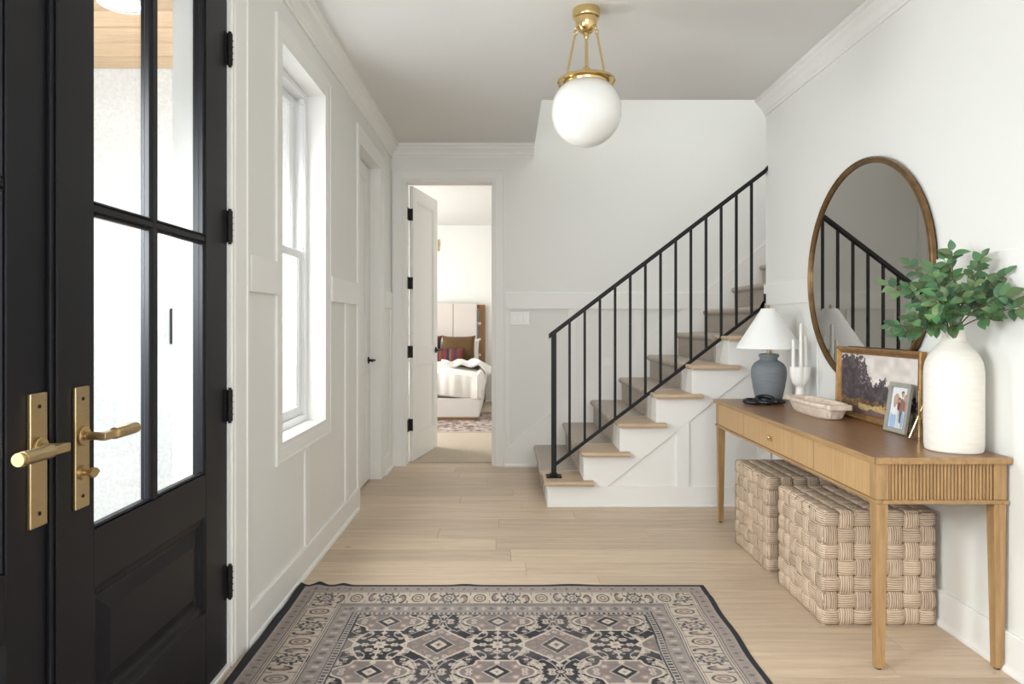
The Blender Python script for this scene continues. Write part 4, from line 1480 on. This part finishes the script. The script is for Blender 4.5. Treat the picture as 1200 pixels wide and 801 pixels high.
def rug_rgb(X, Y, xl, xr):
    """printed pattern: bands of the border, then a lattice of diamonds, lobed panels and flowers"""
    NAVY = np.array([.012, .013, .020]); BEIGE = np.array([.50, .425, .35]); TAUPE = np.array([.185, .152, .142]); ROSE = np.array([.30, .205, .17])
    PALE = np.array([.44, .375, .325]); GREY = np.array([.30, .255, .235])
    h, w = X.shape
    dl, dr, df, dn = X - xl, xr - X, RY1 - Y, Y - RY0
    d = np.minimum(np.minimum(dl, dr), np.minimum(df, dn))
    side = np.minimum(dl, dr) < np.minimum(df, dn)
    C = np.tile(NAVY, (h, w, 1)).astype(float)

    def put(mask, c): C[mask] = c
    # ---- field
    px, py = .445, .40
    fx = np.abs(((X + .032 + px / 2) % px) - px / 2)
    fy = np.abs(((Y - 2.579 + py / 2) % py) - py / 2)
    hx, hy = px / 2, py / 2
    fld = d > .335
    gx, gy = hx - fx, hy - fy              # distances from the other centres

    def line(m1, lo, hi, c=BEIGE): put(fld & (m1 > lo) & (m1 < hi), c)
    # diamonds at (hx, 0): ogee outline
    q = (gx / .140) ** .80 + (fy / .142) ** 1.12
    put(fld & (q < 1), TAUPE)
    line(q, .965, 1.06)
    q2 = gx / .052 + fy / .062
    put(fld & (q2 < 1.18), BEIGE * .8)
    put(fld & (q2 < 1.05), NAVY)
    put(fld & (q2 < .62), BEIGE)
    put(fld & (q2 < .30), ROSE)
    put(fld & (q2 < .13), NAVY)

    def ros(cx, cy, r, c=PALE, ctr=ROSE, e=1.0):
        """four- or five-lobed blossom, mirrored by the folded coordinates"""
        for ax, ay, rx_, ry_ in ((fx, fy, cx, cy),):
            dx, dy = (ax - rx_) / r, (ay - ry_) / (r * e)
            rr = np.hypot(dx, dy); an = np.arctan2(dy, dx)
            lob = 1 + .16 * np.cos(6 * an)
            put(fld & (rr < lob), c)
            put(fld & (rr < .45), ctr)
    # blossoms inside the diamond
    ros(hx - .055, .052, .016, ROSE, TAUPE); ros(hx - .030, .088, .011, PALE, ROSE); ros(hx - .088, .018, .010, ROSE, TAUPE)
    ros(hx, .105, .010, PALE, ROSE)
    # lobed panels at (0, hy)
    rr = np.hypot(fx / .122, gy / .090)
    an = np.arctan2(gy, fx + 1e-6)
    lp = rr / (1 + .13 * np.cos(6 * an))
    pan = (lp < 1) & (gy < .078)
    put(fld & pan, TAUPE)
    line(lp + 10 * (gy > .084), .955, 1.05)
    put(fld & (np.abs(gy - .078) < .004) & (fx < .062), BEIGE)
    q3 = fx / .050 + gy / .050
    put(fld & (q3 < 1.10), BEIGE * .75); put(fld & (q3 < .95), NAVY); put(fld & (q3 < .52), BEIGE); put(fld & (q3 < .2), ROSE)
    ros(.066, hy - .036, .017, ROSE, PALE); ros(.098, hy - .012, .012, PALE, ROSE); ros(0, hy - .064, .011, BEIGE, PALE)
    # outlines of the flower panels: a bowed line from the diamond tip to the lobed panel
    cvx = .100 - 1.9 * (fy - .02) ** 2 - .30 * np.maximum(fy - .02, 0)
    line(np.abs(fx - cvx), -1, .0036, BEIGE) if False else put(fld & (np.abs(fx - cvx) < .0036) & (fy < .125), BEIGE)
    # serrated half-leaves beside that line
    s0 = fx - cvx
    wl = .034 * np.sin(np.clip((fy - .022) / .075, 0, 1) * PI) * (.72 + .28 * np.sign(np.sin(fy * 620)))
    put(fld & (s0 > .004) & (s0 < wl) & (fy > .022) & (fy < .097), BEIGE)
    # central flower
    r0 = np.hypot(fx, fy); a0 = np.arctan2(fy, fx)
    put(fld & (r0 < .026 * (1 + .22 * np.cos(6 * a0))), BEIGE)
    put(fld & (r0 < .009), ROSE)
    for cx, cy, r in ((.056, .0, .016), (.034, .040, .017), (0, .056, .017), (.072, .052, .011), (.05, .098, .011), (0, .098, .012), (.02, .072, .006)):
        ros(cx, cy, r, PALE, ROSE, .8)
    put(fld & (fx < .0024) & (fy > .02) & (fy < .115), BEIGE)
    put(fld & (fy < .0024) & (fx > .02) & (fx < .10), BEIGE)
    put(fld & (np.abs(np.hypot(fx - .075, fy - .09) - .034) < .0022) & (fx < .078) & (fy > .05), PALE)
    # vines and blossoms of the dark ground round (hx, hy)
    for cx, cy, r in ((hx - .03, hy - .012, .015), (hx, hy - .045, .014), (hx - .075, hy - .004, .013), (hx - .062, hy - .050, .013), (hx - .105, hy - .052, .012), (hx - .118, hy - .088, .011),
                      (hx - .088, hy - .078, .010), (hx - .135, hy - .125, .008), (hx - .033, hy - .080, .008), (hx, hy, .012)):
        ros(cx, cy, r, PALE, ROSE, .75)
    for (x0, y0, x1, y1, bw) in ((hx - .01, hy - .015, hx - .06, hy - .09, .010), (hx - .06, hy - .09, hx - .125, hy - .070, -.012), (hx - .06, hy - .02, hx - .125, hy - .115, .014),
                                 (hx, hy - .02, hx, hy - .075, 0)):
        L2 = (x1 - x0) ** 2 + (y1 - y0) ** 2
        t = np.clip(((fx - x0) * (x1 - x0) + (fy - y0) * (y1 - y0)) / L2, 0, 1)
        ox = x0 + t * (x1 - x0) - bw * np.sin(PI * t) * (y1 - y0) / math.sqrt(L2)
        oy = y0 + t * (y1 - y0) + bw * np.sin(PI * t) * (x1 - x0) / math.sqrt(L2)
        put(fld & (np.hypot(fx - ox, fy - oy) < .0022), PALE)
    # second pair of serrated leaves near the lobed panel
    s1 = fx - (hx - .070 - .5 * (gy - .02))
    wl = .026 * np.sin(np.clip((gy - .012) / .07, 0, 1) * PI) * (.7 + .3 * np.sign(np.sin(gy * 640)))
    put(fld & (np.abs(s1) < wl * .6) & (gy > .012) & (gy < .08), BEIGE * .95)

    # ---- border bands
    band = lambda a, b2: (d >= a) & (d < b2)
    put(band(.026, .336), GREY)
    al = np.where(side, Y, X)              # along the border
    # guard stripes with small repeats
    put(band(.026, .032), PALE * .8); put(band(.078, .083), NAVY * 2); put(band(.083, .087), PALE); put(band(.087, .090), NAVY * 2.5)
    g1 = np.abs(((al + .01) % .052) - .026)
    put(band(.040, .070) & (g1 + .7 * np.abs(d - .055) < .0095), TAUPE * .8)
    put(band(.046, .064) & (np.abs(g1 - .024) < .003), ROSE)
    put(band(.090, .226), BEIGE)
    # main border: rosettes, ovals and paisleys
    per = .272
    t = ((al - .02 + per / 2) % per) - per / 2
    ft = np.abs(t)
    dd = d - .158
    DK = NAVY * 2.2
    mb = band(.092, .224)
    rr = np.hypot(ft / .030, dd / .044); an = np.arctan2(dd / .044, ft / .030)
    put(mb & (rr < 1.45) & (np.abs(np.sin(4 * an)) > .90), DK)
    put(mb & (rr < 1 + .18 * np.cos(8 * an)), DK); put(mb & (rr < .78 + .1 * np.cos(8 * an)), PALE); put(mb & (rr < .48), TAUPE); put(mb & (rr < .22), BEIGE)
    o = per / 2 - ft
    rr = np.hypot(o / .026, dd / .040)
    put(mb & (rr < 1.08), TAUPE * .45); put(mb & (rr < .84), BEIGE); put(mb & (rr < .62 + .0), ROSE * .9); put(mb & (rr < .26), BEIGE)
    k = ft - .066
    pr_ = np.hypot(k / .016, (dd - .008 * np.sign(t)) / .042)
    pz = np.hypot((k + .010) / .016, (dd - .020 * np.sign(t)) / .034)
    put(mb & (pr_ < 1.1), DK * 1.2); put(mb & (pr_ < .80), ROSE * .95); put(mb & (pz < .66), BEIGE)
    wv = .036 * np.sign(np.sin(2 * PI * al / per * 2))
    put(mb & (np.abs(np.abs(dd) - .058) < .0022), TAUPE)
    put(mb & (np.abs(ft - .042) < .0022) & (np.abs(dd) < .058) & (np.abs(dd) > .018), TAUPE * .8)
    put(mb & (np.abs(ft - .093) < .0022) & (np.abs(dd) < .058) & (np.abs(dd) > .026), TAUPE * .8)
    put(band(.224, .228), DK); put(band(.228, .233), PALE); put(band(.233, .237), DK * 1.4)
    put(band(.237, .300), GREY * .92)
    g2 = np.abs(((al + .03) % .066) - .033)
    put(band(.250, .288) & (g2 + .6 * np.abs(d - .269) < .012), TAUPE * .75)
    put(band(.256, .282) & (np.abs(g2 - .030) < .004), PALE)
    put(band(.300, .304), DK); put(band(.304, .328), PALE * .85)
    put(band(.308, .324) & (np.abs((al % .020) - .010) < .005), DK * 1.3)
    put(band(.328, .335), DK)
    return C


def make_rug():
    ys = np.concatenate([np.arange(RY1, 2.16, -.0032), np.arange(2.16, RY0, -.011), [RY0]])
    us = np.linspace(0, 1, 600)
    yy, uu = np.meshgrid(ys, us, indexing='ij')
    xl = np.interp(ys, [2.2, 2.45, 2.9, 3.174], [-.946, -.944, -.944, -.951])[:, None]
    xr = np.interp(ys, [2.2, 3.174], [.898, .920])[:, None]
    xr = xr + .003 * np.sin(ys * 17)[:, None] * (ys < 3.05)[:, None]
    X = xl + (xr - xl) * uu
    Y = yy.copy()
    C = rug_rgb(X, Y, np.broadcast_to(xl, X.shape), np.broadcast_to(xr, X.shape))
    h, w = X.shape
    wear = vnoise((h, w), (14, 16), 5); fine = vnoise((h, w), (140, 220), 6); mid = vnoise((h, w), (40, 50), 8)
    wash = np.array([.30, .262, .25])
    k = (.02 + .24 * np.clip(wear * 1.25 - .45, 0, 1) * (.5 + mid) + .06 * (fine - .4))[..., None]
    edge = np.minimum(np.minimum(X - xl, xr - X), np.minimum(RY1 - Y, Y - RY0))
    k = np.where((edge < .026)[..., None], .02, np.clip(k, 0, .5))
    C = C * (1 - k) + wash * k
    C *= (.90 + .20 * fine)[..., None]
    Z = np.full_like(X, .0065)
    Z[edge < .004] = .004
    # ripples along the far edge, largest at the left corner
    ff = np.exp(-((RY1 - Y) / .035) ** 2)
    rp = (.014 * np.exp(-((X + .865) / .030) ** 2) + .008 * np.exp(-((X + .755) / .030) ** 2) + .004 * np.exp(-((X + .19) / .05) ** 2) + .004 * np.exp(-((X - .3) / .09) ** 2))
    Z += ff * rp
    Y = Y + ff * rp * .5
    rng_ = np.clip(1 - (X - xl) / .035, 0, 1) ** 1.5 * (.016 + .003 * np.sin(Y * 21))
    Z += rng_
    outer = np.zeros_like(Z, dtype=bool); outer[0] = outer[-1] = True; outer[:, -1] = True
    Z[outer] = np.minimum(Z[outer], 1) * .0 + np.where(ff[outer] * rp[outer] > .002, ff[outer] * rp[outer], .0005)
    o = grid_object('area_rug', np.stack([X, Y, Z], -1), np.clip(C, .006, 1), M['rug'], base=(0, 1.8, 0))
    tag(o, 'large navy and beige patterned rug with flower lattice by the front door', 'rug')
    return o


make_rug()

# ------------------------------------------------------------------ bedroom beyond the doorway
BX0, BX1, BB = -3.2, 1.2, 10.6
struct(boxes('floor_bedroom', M['carpet_pale'], None, (BX0, BX1, 5.966, BB, -0.05, 0.008)), 'pale bedroom carpet beyond the doorway', 'floor')
struct(boxes('wall_bedroom_back', M['wall'], None, (BX0 - .1, BX1 + .1, BB, BB + .1, 0, 2.9)), 'warm white bedroom wall behind the bed', 'wall')
struct(boxes('wall_bedroom_left', M['wall'], None, (BX0 - .1, BX0, 5.98, BB, 0, 2.9)), 'bedroom wall left of the bed', 'wall')
struct(boxes('wall_bedroom_right', M['wall'], None, (BX1, BX1 + .1, 5.98, BB, 0, 2.9)), 'bedroom wall right of the bed', 'wall')
struct(boxes('wall_bedroom_front', M['wall'], None, (BX0, -1.18, 5.88, 5.98, 0, 2.9)), 'bedroom wall beside the doorway', 'wall')
struct(boxes('ceiling_bedroom', M['ceiling'], None, (BX0, BX1, 5.98, BB, CZ, 2.9)), 'white bedroom ceiling', 'ceiling')
struct(MB().prism(base_prof(BB, -1), 'x', BX0, BX1).build('baseboard_bedroom', M['trim'], None), 'white baseboard behind the bed', 'baseboard')

h, w = 110, 170
U, V = np.meshgrid(np.linspace(0, 1, w), np.linspace(0, 1, h))
n1 = vnoise((h, w), (40, 62), 21); n2 = vnoise((h, w), (80, 130), 22)
img = np.where((n1 * .55 + n2 * .45)[..., None] > .5, np.array([.52, .45, .40]), np.array([.20, .14, .12]))
e = np.minimum(np.minimum(U, 1 - U) * 2.7, np.minimum(V, 1 - V) * 1.75)
img[e < .05] = (.46, .40, .35)
img[(e > .05) & (e < .07)] = (.16, .11, .10)
img[(e > .18) & (e < .20)] = (.48, .41, .36)
P = np.zeros((h, w, 3))
P[..., 0] = -2.35 + 2.7 * U; P[..., 1] = 7.55 + 1.75 * V; P[..., 2] = .016
P[0, :, 2] = .009; P[-1, :, 2] = .009; P[:, 0, 2] = .009; P[:, -1, 2] = .009
tag(grid_object('bedroom_rug', P, img, M['rug'], base=(-1, 8.4, .008)), 'faded brown patterned rug at the foot of the bed', 'rug')

bed = thing('bed', 'white upholstered bed with pale panelled headboard and rumpled white bedding', 'bed', (-1.2, 9.45, .016))
bx0, bx1, by0, by1 = -2.06, -.335, 8.46, 10.40
boxes('plinth', M['bed_wood'], bed, (bx0 + .05, bx1 - .035, by0 + .02, by1, .016, .050))
m = MB()
v = []
for z, g in ((.050, 0), (.295, .030)):
    v += [(bx0 - g, by0 - g, z), (bx1 + g, by0 - g, z), (bx1 + g, by1, z), (bx0 - g, by1, z)]
m.add(v, [(0, 1, 5, 4), (1, 2, 6, 5), (2, 3, 7, 6), (3, 0, 4, 7), (0, 3, 2, 1), (4, 5, 6, 7)])
m.build('bed_base', M['boucle'], bed, bevel=.015, seg=3)
boxes('mattress', M['linen'], bed, (bx0 + .06, bx1 - .05, by0 + .06, by1 - .03, .295, .560), bevel=.05, seg=3)
k = 0
x = -.445
while x > -2.0:
    boxes('headboard_panel', M['headboard'], bed, (x - .357, x, 10.40, 10.50, .10, 1.525), bevel=.012, seg=2)
    x -= .362


def duvet():
    nx, ny = 90, 60
    m = MB()
    rs = np.random.RandomState(4)
    ph = rs.rand(8) * 6

    def fn(u, v):
        # u across the bed incl. the drop on both sides, v from the drop at the foot to the pillows
        s = (u - .5) * 2.16
        half = .855
        t = v * 1.80 - .26
        y = by0 + .015 + max(0, t)
        z = .610 + .012 * math.sin(7 * s + ph[0]) + .010 * math.sin(11 * t + 3 * s + ph[1])
        ox = 0
        if abs(s) > half:
            dv = abs(s) - half
            z -= dv * 1.0 + .10 * dv * dv
            x = math.copysign(half + .035 * math.sin(min(1, dv / .2) * PI * .6) + .02 * math.sin(14 * y), s)
        else:
            x = s
            z -= .05 * (abs(s) / half) ** 6
        if t < 0:
            dv = -t
            z -= dv * 1.15
            y -= .045 * math.sin(min(1, dv / .24) * PI * .75) + (.014 * math.sin(26 * s + 2 * math.sin(5 * s) + ph[2]) + .008 * math.sin(47 * s)) * min(1, dv / .08)
        else:
            z -= .055 * math.exp(-t / .05)
        if v > .90:                       # the turned back fold near the pillows
            z += .045 * math.sin((v - .90) / .10 * PI)
        return (-1.20 + x, y, max(z, .298))
    m.grid(fn, nx, ny)
    return m


duv = duvet().build('duvet', M['linen'], None, base=(-1.2, 9.3, .56))
md = duv.modifiers.new('thickness', 'SOLIDIFY'); md.thickness = .02; md.offset = -1
tag(duv, 'rumpled white duvet spread over the bed', 'duvet')
# folded throw corner spilling on the right
def throw(u, v):
    x = -.86 + .60 * u + .03 * math.sin(9 * v)
    y = 8.95 + .85 * v + .10 * u
    z = .672 + .026 * math.sin(7 * u + 5 * v) * math.sin(PI * v) + .018 * math.sin(17 * u + 3 * v)
    if u > .80:
        z -= 1.1 * (u - .80) ** 1.4
        x += .03 * (u - .8) / .2
    return (x, y, z)


th = MB().grid(throw, 40, 40).build('throw_blanket', M['linen'], None, base=(-.6, 9.4, .62))
md = th.modifiers.new('thickness', 'SOLIDIFY'); md.thickness = .035; md.offset = 0
tag(th, 'crumpled white throw folded across the bed below the pillows', 'blanket')


def pillow(name, label, m_, w, hgt, dep, loc, lean, yaw=0.0, group=None):
    def side(sgn):
        def fn(u, v):
            a, b2 = u * 2 - 1, v * 2 - 1
            pin = 1 - .09 * (1 - abs(a) ** 3) * abs(b2) ** 3
            pin2 = 1 - .09 * (1 - abs(b2) ** 3) * abs(a) ** 3
            t = max(0, (1 - a ** 4) * (1 - b2 ** 4)) ** .55
            return (a * w / 2 * pin2, sgn * dep / 2 * t, b2 * hgt / 2 * pin)
        return fn
    mb = MB()
    mb.grid(side(-1), 18, 18); mb.grid(side(1), 18, 18)
    o = bpy.data.objects.new(name, mb.mesh(name, (0, 0, 0)))
    o.data.materials.append(m_)
    o.location = loc
    o.rotation_euler = (lean, 0, yaw)
    col.objects.link(o)
    BASE[o] = Vector(loc)
    return tag(o, label, 'pillow', group)


pillow('bed_pillow', 'white sleeping pillow showing right of the ochre pillow', M['linen'], .62, .40, .16, (-.70, 10.28, .79), math.radians(-10))
pillow('bed_pillow', 'white sleeping pillow hidden behind the dark rust pillow', M['linen'], .62, .40, .16, (-1.45, 10.28, .79), math.radians(-10))
pillow('throw_pillow', 'large ochre velvet pillow on the right of the bed', M['ochre'], .50, .46, .15, (-.700, 10.10, .815), math.radians(-14), math.radians(2))
pillow('throw_pillow', 'dark rust velvet pillow left of the ochre one', M['umber'], .50, .46, .15, (-1.20, 10.11, .815), math.radians(-14), math.radians(-2))
pillow('lumbar_pillow', 'red and navy striped lumbar pillow in front of the velvet pillows', M['stripes'], .62, .24, .13, (-.90, 9.93, .745), math.radians(-16))

rk = thing('ladder_rack', 'warm wooden ladder rack with white rungs right of the headboard', 'rack', (-.45, 10.545, .008))
boxes('post', M['bed_wood'], rk, (-.405, -.322, 10.525, 10.565, .008, 1.505), bevel=.003)
boxes('post', M['bed_wood'], rk, (-.80, -.72, 10.525, 10.565, .008, 1.505), bevel=.003)
boxes('top_bar', M['bed_wood'], rk, (-.72, -.405, 10.525, 10.565, 1.455, 1.505), bevel=.003)
for z in (1.215, .970, .730, .46, .22):
    boxes('rung', M['linen'], rk, (-.72, -.385, 10.515, 10.555, z - .018, z + .022), bevel=.004)
ns = thing('side_table', 'small round side table with wooden top right of the bed', 'table', (-.10, 10.20, .008))
MB().lathe([(.18, .515), (.185, .52), (.185, .54), (.18, .545)], (-.10, 10.20, .008), 32).build('table_top', M['bed_wood'], ns)
MB().lathe([(.12, 0), (.12, .02), (.05, .05), (.04, .30), (.05, .47), (.10, .515)], (-.10, 10.20, .008), 24).build('pedestal', M['grey_stone'], ns)
sc = thing('wall_sconce', 'slim brass fitting high on the bedroom wall', 'light', (-1.045, 10.6, 2.36))
boxes('back_bar', M['brass'], sc, (-1.062, -1.034, 10.585, 10.6, 2.34, 2.52), bevel=.003)
boxes('arm', M['brass'], sc, (-1.055, -1.041, 10.54, 10.585, 2.44, 2.455), bevel=.002)
